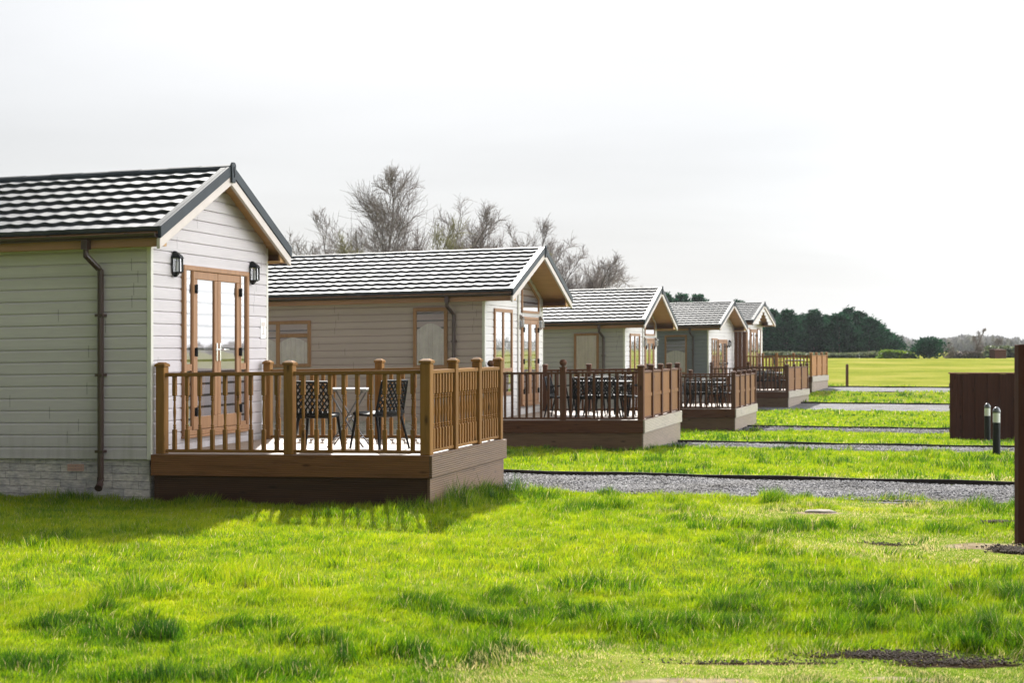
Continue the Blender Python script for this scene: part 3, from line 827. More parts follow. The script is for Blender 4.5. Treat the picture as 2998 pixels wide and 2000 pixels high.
for k, (dr, F, lod) in {2: (d2, .54, 'taupe'), 3: (d3, .585, 'grey-green'), 4: (d4, .60, 'slate-grey')}.items():
    t = dt if first else copy_tree(dt); first = False
    place(t, dr, F, 2.03, 1.32, 0, f'long pale-topped dining table on the deck of the {lod} lodge', 'table', 'dining tables on the dark decks')
    put_chair(dr, F, 1.22, 1.26, R(-4), f'black armchair at the wall end of the table beside the {lod} lodge', 1)
    put_chair(dr, F, 2.74, 1.36, R(176), f'black armchair at the front-rail end of the table beside the {lod} lodge', 1)
    put_chair(dr, F, 1.82, .72, R(94), f'left of two black armchairs backing onto the near rail, {lod} lodge', 1)
    put_chair(dr, F, 2.30, .74, R(86), f'right of two black armchairs backing onto the near rail, {lod} lodge', 1)
    if k < 4:
        put_chair(dr, F, 1.78, 1.96, R(-88), f'left of two black armchairs on the far side of the {lod} lodge table', 1)
        put_chair(dr, F, 2.28, 1.98, R(-94), f'right of two black armchairs on the far side of the {lod} lodge table', 1)
t = copy_tree(dt); place(t, d5, .55, 2.0, 1.9, R(90), 'pale-topped dining table on the orange-brown farthest deck', 'table', 'dining tables on the dark decks')
put_chair(d5, .55, 1.35, 1.8, R(5), 'black armchair on the farthest deck, lodge side of the table', 1)
put_chair(d5, .55, 2.6, 1.9, R(178), 'black armchair on the farthest deck, by its front panel', 1)

# ------------------------------------------------------------------ fences, bollards, stakes
def fence_panel(name, loc, rz, w, h, label, boards, tilt=0, endpost=True):
    root = empty(name, loc, rz); root.rotation_euler = (0, tilt, rz); tag(root, label, 'fence panel')
    b = MB(); bw = w/boards
    for i in range(boards):
        x = i*bw; o = .0 if i % 2 else .012
        b.box(x+.002, x+bw+.012 if i < boards-1 else x+bw, -.02-o, -.004-o, -.1, h-.03+random.uniform(-.004, .004))
    b.build('board', M['fence'], root, bevel=.002).name = 'board_panel'
    for z in (.25, h*.5, h-.3):
        r = MB(); r.box(0, w, -.003, .04, z-.04, z+.04); r.build('rail', M['rail_dark_x'], root)
    c = MB(); c.prism([(-.045, h-.03), (.035, h-.03), (.035, h-.012), (-.005, h+.006), (-.045, h-.012)], 'x', -.02, w); c.build('capping_rail', M['fence_end'], root)
    if endpost:
        for x in (-.062, w+.002):
            p = MB(); p.box(x, x+.06, -.055, .05, -.15, h+.015); p.build('post', M['fence_post'], root, bevel=.006)
    return root
M['fence_post'] = m_wood('dark_fence_post', (.050, .017, .009, 1), 'z', .6, .85, spec=.12)
fx, fy = 4.60, 12.8
fence_panel('fence_panel', (fx, fy, zgf(fx, fy)-.02), R(2), 1.83, 1.80, 'tall dark brown close-board panel cut off by the right edge, nearest the camera', 13)
fx, fy = 10.55, 34.3
fence_panel('fence_panel', (fx, fy, zgf(fx, fy)-.03), R(-2), 1.95, 1.66, 'dark red-brown close-board panel standing behind the two bollard lights', 13, tilt=R(0), endpost=False)
def bollard():
    root = empty('bollard_light', (0,0,0)); r = .068
    p = MB(); p.lathe([(r, -.1), (r, .60), (r+.004, .605), (r+.004, .62)], 20); p.build('post', M['black'], root, smooth=False)
    g = MB(); g.lathe([(r-.003, .62), (r-.003, .80)], 20); g.build('lamp_shade', M['opal'], root)
    l = MB()
    for z in (.665, .71, .755): l.lathe([(r-.001, z-.004), (r+.0, z), (r-.001, z+.004)], 20)
    l.build('louvre', M['white'], root)
    c = MB(); c.lathe([(r+.006, .80), (r+.008, .815), (r*.98, .85), (r*.75, .885), (r*.4, .905), (.005, .912)], 20); c.build('cap', M['silver_cap'], root, smooth=True)
    return root
M['opal'] = m_plain('opal_diffuser', (.72, .72, .72, 1), .35, .03)
M['silver_cap'] = m_plain('grey_cap', (.10, .105, .11, 1), .25, .1)
b0 = bollard(); b1 = copy_tree(b0)
for o, (px, py), k, lab in ((b0, (2287, 1047), .98, 'nearer of two black bollard lights, standing on the gravel edge'),
                            (b1, (2266, 1017), 1.0, 'farther of two black bollard lights, close in front of the fence panel')):
    X, Y = gp(px, py); o.location = (X, Y, zgf(X, Y)); o.scale = (k*1.0, k*1.0, k); tag(o, lab, 'bollard light', 'bollard lights by the gravel')
X, Y = gp(1944, 888)
q = MB(); q.box(-.055, .055, -.055, .055, -.2, 1.02); q.hexa([(-.055,-.055,1.02),(.055,-.055,1.02),(.055,.055,1.02),(-.055,.055,1.02)], [(-.02,-.02,1.06),(.02,-.02,1.06),(.02,.02,1.06),(-.02,.02,1.06)])
o = q.build('marker_post', M['post_dark'], None, loc=(X, Y, zgf(X, Y))); tag(o, 'lone short wooden post on the grass beside the farthest deck', 'post')

# ------------------------------------------------------------------ gravel drives and kerbs
DRV = [(17.25, 19.95, 30), (28.0, 30.45, 34), (39.9, 41.95, 40), (54.3, 57.9, 44), (64.3, 67.6, 60)]
def m_gravel():
    t = NT('grey_gravel'); P = t.mapping((1,1,1))
    v = t.new('TexVoronoi'); v.inputs['Scale'].default_value = 26; t.link(P, v.inputs['Vector'])
    s = t.sep(v.outputs['Color']); n = t.noise(P, .9, 5)
    col = t.ramp(s[0], [(.05, srgb(60, 59, 62)), (.5, srgb(94, 93, 97)), (.95, srgb(130, 128, 131))])
    col = t.mix(t.ramp(n, [(.42, (0,0,0,1)), (.7, (.8,.8,.8,1))]), col, srgb(74, 70, 66))
    h = t.math('MULTIPLY', v.outputs['Distance'], -1)
    t.pbr(col, .8, t.bump(h, .9, .03), 0, .4); return t.m
M['gravel'] = m_gravel()
def m_pebble():
    t = NT('gravel_stone'); g = t.new('NewGeometry')
    col = t.ramp(g.outputs['Random Per Island'], [(0, srgb(46, 45, 50)), (.5, srgb(92, 91, 96)), (1, srgb(150, 148, 150))])
    P = t.mapping((1,1,1)); n = t.noise(P, 1.1, 5, .6)
    col = t.mix(t.ramp(n, [(.40, (0,0,0,1)), (.66, (.75,.75,.75,1))]), col, srgb(70, 66, 62))
    t.pbr(col, .7, None, 0, .4); return t.m
M['pebble'] = m_pebble()
OCT = np.array([(1,0,0),(0,1,0),(-1,0,0),(0,-1,0),(0,0,1),(0,0,-1)], float)
OCF = np.array([(0,1,4),(1,2,4),(2,3,4),(3,0,4),(1,0,5),(2,1,5),(3,2,5),(0,3,5)])
def lumps(name, X, Y, Z, S, mat, flat=.6, jit=.35):
    n = len(X); V = OCT[None]*(1+rng.uniform(-jit, jit, (n, 6, 1)))
    a = rng.uniform(0, 6.28, n); c, s = np.cos(a)[:, None], np.sin(a)[:, None]
    x = V[..., 0]*c - V[..., 1]*s*.8; y = V[..., 0]*s + V[..., 1]*c*.8; z = V[..., 2]*flat + V[..., 0]*.2
    P = np.stack([X[:, None]+x*S[:, None], Y[:, None]+y*S[:, None], Z[:, None]+z*S[:, None]], -1).reshape(-1, 3)
    F = (OCF[None] + (np.arange(n)*6)[:, None, None]).reshape(-1, 3)
    return np_mesh(name, P, None, F, mat)
for i, (v0, v1, ulen) in enumerate(DRV):
    us = np.linspace(-24, ulen, 110); vs = np.linspace(v0-.25, v1, 8)
    U, Vv = np.meshgrid(us, vs); X = U*CA+Vv*SA; Y = -U*SA+Vv*CA
    Z = zg(X, Y)+.012+.012*np.sin(U*2.3)*np.sin(Vv*3.1)
    P = np.stack([X, Y, Z], -1).reshape(-1, 3); m, n = X.shape
    idx = np.arange(m*n).reshape(m, n); F = np.stack([idx[:-1, :-1], idx[:-1, 1:], idx[1:, 1:], idx[1:, :-1]], -1).reshape(-1, 4)
    o = np_mesh('driveway', P, F, None, M['gravel']); tag(o, kind='structure')
    # timber edging along the far side, a real step up to the lawn behind
    kb = MB(); m = 90
    for j in range(m):
        ua, ub = -20+(ulen+20)*j/m, -20+(ulen+20)*(j+1)/m
        w0, w1 = .012*math.sin(ua*1.7+i), .012*math.sin(ub*1.7+i)
        q = []
        for u, w in ((ua, w0), (ub, w1)):
            x0, y0 = uv2xy(u, v1+w); x1, y1 = uv2xy(u, v1+w+.045); zb = zgf(x0, y0); hh = .070+.008*math.sin(u*2.9+i*2)
            q.append((x0, y0, x1, y1, zb-.1, zb+hh))
        (a, b) = q
        kb.hexa([(a[0], a[1], a[4]), (b[0], b[1], b[4]), (b[2], b[3], b[4]), (a[2], a[3], a[4])], [(a[0], a[1], a[5]), (b[0], b[1], b[5]), (b[2], b[3], b[5]), (a[2], a[3], a[5])])
    o = kb.build('kerb', M['kerb']); tag(o, kind='structure')
def drive_stones(name, i, n, smin, smax, u0, u1):
    v0, v1, _ = DRV[i]
    u = rng.uniform(u0, u1, n); v = rng.uniform(v0-.1, v1-.02, n)
    X = u*CA+v*SA; Y = -u*SA+v*CA
    o = lumps(name, X, Y, zg(X, Y)+.02+.012*np.sin(u*2.3)*np.sin(v*3.1), rng.uniform(smin, smax, n)*rng.uniform(.7, 1.3, n), M['pebble'])
    tag(o, kind='stuff')
drive_stones('gravel', 0, 42000, .010, .024, -5.6, 5.2)
drive_stones('gravel', 1, 16000, .014, .028, -6, 6)
drive_stones('gravel', 2, 6000, .02, .034, -6, 8)

# ------------------------------------------------------------------ grass
def vnoise(X, Y, s, seed=0):
    """smooth value noise"""
    g = np.random.default_rng(seed).uniform(0, 1, (256, 256))
    x = X*s+1000.37; y = Y*s+1000.11; xi = np.floor(x).astype(int); yi = np.floor(y).astype(int)
    fx = x-xi; fy = y-yi; fx = fx*fx*(3-2*fx); fy = fy*fy*(3-2*fy)
    a = g[xi % 256, yi % 256]; b = g[(xi+1) % 256, yi % 256]; c = g[xi % 256, (yi+1) % 256]; d = g[(xi+1) % 256, (yi+1) % 256]
    return (a*(1-fx)+b*fx)*(1-fy)+(c*(1-fx)+d*fx)*fy
def fbm(X, Y, s, seed=0): return (vnoise(X, Y, s, seed)*.5+vnoise(X, Y, s*2.1, seed+1)*.3+vnoise(X, Y, s*4.3, seed+2)*.2)
def ell(X, Y, px, py, rx, ry, soft=.5):
    """1 inside an ellipse on the ground round the spot, fading to 0"""
    cx, cy = gp(px, py); d = np.sqrt(((X-cx)/rx)**2+((Y-cy)/ry)**2)
    d = d + (fbm(X, Y, 2.2, 31)-.5)*1.5 + (fbm(X, Y, 7.0, 37)-.5)*.7
    return np.clip((1.0+soft*.5-d)/soft, 0, 1)
DRY = [(1560, 1555, 1.1, .55), (1850, 1545, 1.2, .42), (2200, 1545, .9, .30), (1400, 1520, .6, .35), (2150, 1255, 1.25, .75), (2290, 1275, .6, .6), (1880, 1185, 1.3, .55), (2000, 1165, 1.0, .35), (2330, 1110, .5, .9), (1850, 1100, 4.2, .3)]
SOIL = [(2040, 1508, .50, .11), (2190, 1524, .45, .10), (2325, 1262, .26, .30), (2290, 1203, .22, .14), (2030, 1247, .22, .10), (1720, 1525, .5, .05), (1145, 1130, .45, .25)]
BARE = [(1580, 1574, .42, .12), (1880, 1183, .30, .16), (2240, 1250, .32, .2), (2325, 1258, .32, .36), (2080, 1560, .26, .07)]
TUFT = [(1365, 1350, .40, .28), (1180, 1375, .32, .3), (1275, 1420, .42, .42), (395, 1562, .50, .16), (900, 1500, .3, .2), (1150, 1500, .35, .2), (740, 1475, .25, .15), (860, 1500, .2, .15),
        (1840, 1360, .5, .4), (1960, 1380, .3, .3), (2050, 1410, .5, .35), (2180, 1460, .4, .3), (1720, 1390, .35, .3), (2320, 1380, .4, .4), (1650, 1440, .4, .3), (1500, 1450, .4, .35), (1380, 1440, .3, .3),
        (1900, 1455, .5, .2), (1580, 1195, .35, .25), (1705, 1255, .4, .3), (1920, 1140, .45, .3), (2080, 1150, .5, .35), (2250, 1170, .7, .5), (1300, 1170, .6, .3), (1110, 1150, .5, .35), (1040, 1165, .35, .25),
        (700, 1350, .3, .2), (480, 1330, .25, .15), (360, 1280, .22, .15), (130, 1440, .3, .2), (560, 1440, .3, .2), (60, 1530, .3, .2), (760, 1190, .4, .2), (900, 1185, .35, .2), (1150, 1520, .5, .2), (2090, 1065, .4, .3), (2050, 1085, .6, .2), (2280, 1090, .5, .2)]
def lawn(name, mat, n, y0, y1, hgt, wid, vmin=-99, vmax=99, marg=.9, xmin=None):
    Y = np.sqrt(rng.uniform(y0*y0, y1*y1, n)) if y0 > 0 else rng.uniform(y0, y1, n)
    hw = .362*Y+marg
    X = rng.uniform(-1, 1, n)*hw
    if xmin is not None: X = rng.uniform(xmin, 1, n)*hw
    v = X*SA+Y*CA; u = X*CA-Y*SA
    keep = (v > vmin) & (v < vmax)
    for (a, b, _) in DRV:
        e = (fbm(X, Y, 1.6, 5)-.5)*.55
        keep &= ~((v > a+e) & (v < b+.03) & (u > -24))
    for dr, lx, ly, W_ in ((d1, 3.36, 2.92, 3.06), (d2, 3.12, 4.3, 4.4), (d3, 3.12, 4.3, 4.4), (d4, 3.12, 4.3, 4.3), (d5, 3.12, 3.9, 4.2)):
        dx_, dy_ = X-dr.location.x, Y-dr.location.y
        rz_ = -dr.rotation_euler.z; a = dx_*math.cos(rz_)-dy_*math.sin(rz_); b = dx_*math.sin(rz_)+dy_*math.cos(rz_)
        keep &= ~((a > -11) & (a < lx+.0) & (b > -.02) & (b < max(ly, W_)))
    dry = np.zeros(n); bare = np.zeros(n); tuft = np.zeros(n)
    if y0 < 26:
        for p in DRY: dry = np.maximum(dry, ell(X, Y, *p, soft=1.0))
        for p in BARE: bare = np.maximum(bare, ell(X, Y, *p, soft=.5))
        for p in SOIL: bare = np.maximum(bare, 1.1*ell(X, Y, *p, soft=.6))
        for p in TUFT: tuft = np.maximum(tuft, ell(X, Y, p[0], p[1], p[2]*.8, p[3]*.8, soft=.8))
    rough = np.clip((fbm(X, Y, 1.1, 12)-.53)*5, 0, 1)
    clump = np.clip((fbm(X, Y, 2.3, 61)-.56)*7, 0, 1)*np.clip((fbm(X, Y, .45, 67)-.40)*5+.6*np.clip(X/3, 0, 1), .12, 1)
    tuft = np.maximum(tuft*.75, clump*.8)
    lush = np.clip((X-1.2)/2.2, 0, 1)*np.clip((11-Y)/2.5, 0, 1)
    tall = np.zeros(n)
    for (a, b, _) in DRV:
        dry = np.maximum(dry, np.clip(1-(v-b-.05)/.45, 0, 1)*(v > b)*np.clip(fbm(X, Y, 1.3, 71)*1.6-.15, 0, .8))
        tall = np.maximum(tall, (a < 20)*np.exp(-((v-a+.15)/.4)**2)*np.clip((fbm(X, Y, 1.5, 73)-.46)*6, 0, 1))
    dd = X-d1.location.x; de = Y-d1.location.y; lxx = dd*CA-de*SA; lyy = dd*SA+de*CA
    tall = np.maximum(tall, .9*np.exp(-((lyy+.12)/.22)**2)*(lxx < 3.6)*np.clip((fbm(X, Y, 1.8, 75)-.40)*5, 0, 1))
    tall = np.maximum(tall, .9*np.exp(-((lxx-3.55)/.22)**2)*(lyy > -.3)*(lyy < 3.1)*np.clip((fbm(X, Y, 1.8, 77)-.36)*5, 0, 1))
    keep &= rng.uniform(0, 1, n) > bare*.86
    keep &= rng.uniform(0, 1, n) > dry*.35
    X, Y, dry, tuft, rough, lush, tall = [q[keep] for q in (X, Y, dry, tuft, rough, lush, tall)]; n = len(X)
    patch = fbm(X, Y, .7, 20); fine = fbm(X, Y, 3.0, 24)
    h = hgt*(.55+.6*rng.uniform(0, 1, n)**1.4+.5*rough+.35*np.clip(fine-.45, 0, 1)*3)*(1+.5*lush)*(1+1.5*tuft)*(1-.6*dry)*(1+1.5*tall)
    w = wid*rng.uniform(.7, 1.3, n)*(1+.25*tuft)
    micro = vnoise(X, Y, 7.0, 81)*.6+vnoise(X, Y, 14.0, 83)*.4
    h = np.maximum(h*(.55+.95*micro), .016)
    th = rng.uniform(0, 2*np.pi, n); ph = 4*np.pi*vnoise(X, Y, 4.0, 85)+rng.normal(0, .9, n)
    lean = rng.uniform(.1, .75, n)*(1+.35*dry)
    bx, by = np.cos(th)*w/2, np.sin(th)*w/2; lx, ly = np.cos(ph)*lean*h+.10*h, np.sin(ph)*lean*h
    Z = zlawn(X, Y)-.006
    hz = h*np.sqrt(np.clip(1-.45*lean**2, .2, 1))
    P = np.empty((n, 5, 3))
    P[:, 0] = np.stack([X-bx, Y-by, Z], -1); P[:, 1] = np.stack([X+bx, Y+by, Z], -1)
    mx, my, mz = X+lx*.33, Y+ly*.33, Z+hz*.58
    P[:, 2] = np.stack([mx-bx*.8, my-by*.8, mz], -1); P[:, 3] = np.stack([mx+bx*.8, my+by*.8, mz], -1)
    P[:, 4] = np.stack([X+lx, Y+ly, Z+hz], -1)
    b5 = np.arange(n)*5
    F4 = np.stack([b5, b5+1, b5+3, b5+2], -1); F3 = np.stack([b5+2, b5+3, b5+4], -1)
    tint = .47+.40*(patch-.5)+.30*(fine-.5)+rng.normal(0, .13, n)-.29*tuft-.07*lush-.04*rough-.10*tall-.44*(micro-.5)-.11*np.clip((10.2-Y)/2.6, 0, 1)
    straw = (rng.uniform(0, 1, n) < .035+.56*dry)
    tint = np.clip(tint, 0, .72)
    tint = np.where(straw, rng.uniform(.80, 1, n), tint)
    o = np_mesh(name, P.reshape(-1, 3), F4, F3, mat, ('tint', np.repeat(tint, 5)))
    tag(o, kind='stuff'); return o
def m_grass(name):
    t = NT(name); a = t.new('Attribute'); a.attribute_name = 'tint'
    col = t.ramp(a.outputs['Fac'], [(.02, (.016, .055, .003, 1)), (.22, (.062, .145, .003, 1)), (.42, (.172, .250, .003, 1)), (.74, (.29, .315, .008, 1)), (.82, (.33, .28, .10, 1)), (1, (.45, .37, .19, 1))])
    p = t.new('BsdfPrincipled'); t.link(col, p.inputs['Base Color']); p.inputs['Roughness'].default_value = .42; p.inputs['Specular IOR Level'].default_value = .35
    tl = t.new('BsdfTranslucent'); hs = t.new('HueSaturation'); t.link(col, hs.inputs['Color']); hs.inputs['Value'].default_value = 1.5; t.link(hs.outputs[0], tl.inputs[0])
    mx = t.new('MixShader'); mx.inputs[0].default_value = .58
    t.link(p.outputs[0], mx.inputs[1]); t.link(tl.outputs[0], mx.inputs[2]); t.link(mx.outputs[0], t.out.inputs['Surface']); return t.m
M['grass'] = m_grass('grass_blade')
lawn('grass', M['grass'], 480000, 5.4, 10.2, .041, .0036, marg=1.9)
lawn('grass', M['grass'], 500000, 10.2, 19.8, .045, .0052, vmax=17.9, marg=1.9)
lawn('grass', M['grass'], 140000, 18.0, 30.5, .052, .011, vmin=19.9, vmax=28.6, xmin=-.2)
lawn('grass', M['grass'], 120000, 27.5, 43.5, .055, .018, vmin=30.4, vmax=40.4, xmin=-.1)
lawn('grass', M['grass'], 110000, 37.5, 72, .055, .03, vmin=41.9, vmax=69, xmin=0)

# ground sheet
def axis(segs):
    out = []
    for a, b, n in segs: out += list(np.linspace(a, b, n, endpoint=False))
    return np.array(out+[segs[-1][1]])
gx = axis([(-1400, -120, 12), (-120, -20, 40), (-20, 20, 220), (20, 120, 60), (120, 1400, 12)])
gy = axis([(-200, 0, 20), (0, 36, 200), (36, 130, 120), (130, 1500, 40)])
GX, GY = np.meshgrid(gx, gy)
GV = GX*SA+GY*CA
GZ = np.where(np.abs(GX) < 24, zlawn(GX, GY), zg(GX, GY))
for (v0, v1, ul) in DRV:      # sink the lawn sheet under the gravel
    GU = GX*CA-GY*SA
    GZ = np.where((GV > v0+.12) & (GV < v1-.02) & (GU > -24) & (GU < ul), np.minimum(GZ, zg(GX, GY)-.03), GZ)
P = np.stack([GX, GY, GZ], -1).reshape(-1, 3); m, n = GX.shape
idx = np.arange(m*n).reshape(m, n); F = np.stack([idx[:-1, :-1], idx[:-1, 1:], idx[1:, 1:], idx[1:, :-1]], -1).reshape(-1, 4)
def m_ground():
    t = NT('lawn_ground'); P = t.mapping((1,1,1))
    n1 = t.noise(P, .35, 5, .6); n2 = t.noise(P, 6, 6, .7); n3 = t.noise(t.mapping((.02, .16, 1)), 1.5, 4)
    f = t.math('ADD', t.math('MULTIPLY', n1, .5), t.math('MULTIPLY', n2, .5))
    near = t.ramp(f, [(.35, (.05, .08, .010, 1)), (.5, (.13, .19, .02, 1)), (.68, (.26, .26, .075, 1))])
    f2 = t.math('ADD', t.math('MULTIPLY', n1, .35), t.math('ADD', t.math('MULTIPLY', n2, .25), t.math('MULTIPLY', n3, .4)))
    far = t.ramp(f2, [(.42, (.135, .165, .020, 1)), (.5, (.20, .215, .034, 1)), (.58, (.265, .245, .06, 1))])
    s = t.sep(P); v = t.math('ADD', t.math('MULTIPLY', s[0], SA), t.math('MULTIPLY', s[1], CA))
    k = t.new('MapRange'); k.inputs['From Min'].default_value = 40; k.inputs['From Max'].default_value = 72; t.link(v, k.inputs['Value'])
    # worn spots of bare, pale soil
    fac = None
    for (px, py, rx, ry) in BARE:
        cx, cy = gp(px, py)
        mp = t.new('Mapping', vector_type='POINT'); mp.inputs['Location'].default_value = (-cx/rx, -cy/ry, 0); mp.inputs['Scale'].default_value = (1/rx, 1/ry, 0); t.link(P, mp.inputs['Vector'])
        ln = t.new('VectorMath', operation='LENGTH'); t.link(mp.outputs[0], ln.inputs[0])
        w = t.math('MULTIPLY_ADD', n2, -1.0, t.math('SUBTRACT', 1.9, ln.outputs['Value']))
        fac = w if fac is None else t.math('MAXIMUM', fac, w)
    fac = t.ramp(fac, [(.35, (0,0,0,1)), (.65, (1,1,1,1))])
    col = t.mix(k.outputs[0], near, far); col = t.mix(fac, col, t.ramp(n2, [(.35, (.17, .13, .08, 1)), (.65, (.34, .28, .19, 1))]))
    dk = None
    for (px, py, rx, ry) in SOIL:
        cx, cy = gp(px, py)
        mp = t.new('Mapping', vector_type='POINT'); mp.inputs['Location'].default_value = (-cx/rx, -cy/ry, 0); mp.inputs['Scale'].default_value = (1/rx, 1/ry, 0); t.link(P, mp.inputs['Vector'])
        ln = t.new('VectorMath', operation='LENGTH'); t.link(mp.outputs[0], ln.inputs[0])
        w = t.math('MULTIPLY_ADD', n2, -1.4, t.math('SUBTRACT', 2.0, ln.outputs['Value']))
        dk = w if dk is None else t.math('MAXIMUM', dk, w)
    dk = t.ramp(dk, [(.3, (0,0,0,1)), (.6, (1,1,1,1))]); col = t.mix(dk, col, t.ramp(n2, [(.4, (.022, .015, .010, 1)), (.6, (.07, .05, .033, 1))]))
    t.pbr(col, 1.0, t.bump(n2, .8, .05), 0, .0); return t.m
M['ground'] = m_ground()
o = np_mesh('ground', P, F, None, M['ground']); tag(o, kind='structure')

# unseen gravel strip, added behind the camera to bounce neutral light onto the walls
rx_, ry_ = np.meshgrid(np.linspace(-40, 40, 60), np.linspace(-3.5, 4.6, 12))
P = np.stack([rx_, ry_, zg(rx_, ry_)+.045+.008*np.sin(rx_*2)], -1).reshape(-1, 3); m, n = rx_.shape
idx = np.arange(m*n).reshape(m, n); F = np.stack([idx[:-1, :-1], idx[:-1, 1:], idx[1:, 1:], idx[1:, :-1]], -1).reshape(-1, 4)
o = np_mesh('bounce_gravel_strip', P, F, None, M['gravel']); tag(o, kind='structure')

# soil clods and flat stones
cx_, cy_, cs_ = [], [], []
for (px, py, rx, ry, n, s0, s1) in ((2040, 1508, .42, .10, 900, .002, .011), (2190, 1522, .40, .09, 700, .002, .011), (2030, 1247, .24, .10, 160, .003, .011), (2325, 1262, .20, .24, 700, .003, .018), (2290, 1203, .18, .10, 400, .003, .016),
                                    (1720, 1525, .6, .08, 300, .002, .009), (1140, 1128, .35, .25, 300, .006, .02)):
    cx, cy = gp(px, py); cx_.append(rng.normal(cx, rx*.5, n)); cy_.append(rng.normal(cy, ry*.5, n)); cs_.append(rng.uniform(s0, s1, n))
X, Y, S = map(np.concatenate, (cx_, cy_, cs_))
o = lumps('loose_soil', X, Y, zlawn(X, Y)+.012+S*.3, S, M['soil'], .7, .5); tag(o, kind='stuff')
def flat_stone(px, py, r, label, seed):
    rr = np.random.default_rng(seed); cx, cy = gp(px, py); b = MB(); n = 14
    rad = [r*(1+rr.uniform(-.25, .25)) for _ in range(n)]
    ring = lambda k, z: [(rad[i]*k*math.cos(6.283*i/n)*1.5, rad[i]*k*math.sin(6.283*i/n)*.8, z+rr.uniform(-.004, .004)) for i in range(n)]
    L_ = [ring(1.0, -.03), ring(1.05, .012), ring(.85, .022), ring(.4, .026)]
    vs = [p for g in L_ for p in g]; fs = [tuple(range(n))[::-1], tuple(range(3*n, 4*n))]
    for a in range(3): fs += [(a*n+i, a*n+(i+1) % n, (a+1)*n+(i+1) % n, (a+1)*n+i) for i in range(n)]
    b.add(vs, fs); o = b.build('flat_stone', M['stone'], loc=(cx, cy, float(zlawn(cx, cy))), smooth=True); tag(o, label, 'stone')
flat_stone(1882, 1182, .11, 'pale flat stone lying in dry grass by the gravel drive', 3)
# ------------------------------------------------------------------ bare trees
def seg_mesh(name, segs, mat, parent, k=3):
    S = np.array(segs, float); a, b, r0, r1 = S[:, 0:3], S[:, 3:6], S[:, 6], S[:, 7]
    d = b-a; d /= np.linalg.norm(d, axis=1, keepdims=True)+1e-9
    h = np.where(np.abs(d[:, 2:3]) < .9, np.array([[0, 0, 1.]]), np.array([[1., 0, 0]]))
    p = np.cross(d, h); p /= np.linalg.norm(p, axis=1, keepdims=True); q = np.cross(d, p)
    n = len(S); V = np.empty((n, 2*k, 3))
    for i in range(k):
        t = 2*math.pi*i/k; o = p*math.cos(t)+q*math.sin(t)
        V[:, i] = a+o*r0[:, None]; V[:, k+i] = b+o*r1[:, None]
    base = (np.arange(n)*2*k)[:, None]
    F = np.concatenate([base+np.array([[i, (i+1) % k, k+(i+1) % k, k+i]]) for i in range(k)], 0)
    return np_mesh(name, V.reshape(-1, 3), F, None, mat, None, parent)
def bare_tree(X, Y, H, label, seed, stems=1, spread=.36, n1=20, n2=8, n3=5, upright=.35, twig='twig', low=.18, name='bare_tree', thick=1.0, cat='tree', group='bare trees behind the lodges'):
    rr = random.Random(seed); big = []; fine = []
    def unit(v): return v.normalized()
    def grow(p, d, ln, r, lv, rtip):
        ns = (9, 4, 3, 2)[lv]; nodes = []
        for i in range(ns):
            jit = (.05, .16, .2, .22)[lv]
            d = unit(d + Vector((rr.gauss(0, jit), rr.gauss(0, jit), rr.gauss(0, jit)+(.0, .10, .09, .05)[lv])))
            q = p + d*ln/ns; ra = r+(rtip-r)*i/ns; rb = r+(rtip-r)*(i+1)/ns
            (big if lv < 2 else fine).append((*p, *q, ra, rb)); nodes.append((p, q, d, (i+.5)/ns, rb)); p = q
        return nodes
    def side(d, ang):
        a = Vector((rr.gauss(0, 1), rr.gauss(0, 1), rr.gauss(0, 1))); a = (a - d*a.dot(d)).normalized()
        return unit(d*math.cos(ang)+a*math.sin(ang))
    def pick(nodes, t):
        i = min(int(t*len(nodes)), len(nodes)-1); a, b, d, _, r = nodes[i]; f = t*len(nodes)-i
        return a+(b-a)*f, d, r
    for s in range(stems):
        hh = H*(1 if s == 0 else rr.uniform(.55, .95))
        d0 = Vector((0, 0, 1)) if stems == 1 else unit(Vector((rr.gauss(0, .42), rr.gauss(0, .42), 1)))
        p0 = Vector((0, 0, -.2)) if stems == 1 else Vector((rr.gauss(0, .35), rr.gauss(0, .35), -.2))
        tr = grow(p0, d0, hh, hh*.013*thick+.016*min(thick, 1), 0, .012)
        for i in range(n1):
            t = low+(1-low)*(i+rr.random())/n1; t = min(t, .99)
            p, d, r = pick(tr, t); l1 = hh*spread*(1-.72*(t-low)/(1-low))*rr.uniform(.7, 1.2)
            b1 = grow(p, side(d, rr.uniform(.5, 1.15)*(1.25-upright)), l1, max(r*.5, .014), 1, .008)
            for j in range(n2):
                t2 = .15+.85*(j+rr.random())/n2; p, d, r = pick(b1, min(t2, .99))
                b2 = grow(p, side(d, rr.uniform(.35, .9)), l1*.58*(1.15-.6*t2)*rr.uniform(.7, 1.2), .0105*thick, 2, .007)
                for k in range(n3):
                    p, d, r = pick(b2, min((k+rr.random())/n3, .99))
                    grow(p, side(d, rr.uniform(.3, .8)), l1*.34*rr.uniform(.6, 1.3), .0075*thick, 3, .005)
    root = empty(name, (X, Y, zgf(X, Y))); tag(root, label, cat, group)
    seg_mesh('trunk', big, M['bark'], root, 5); seg_mesh('crown', fine, M[twig], root, 3)
    return root
def tx(px, D): return (px-1175)/3264*D
def top(py, D, X): return CAMZ+(800-py)/3264*D - zgf(X, D)
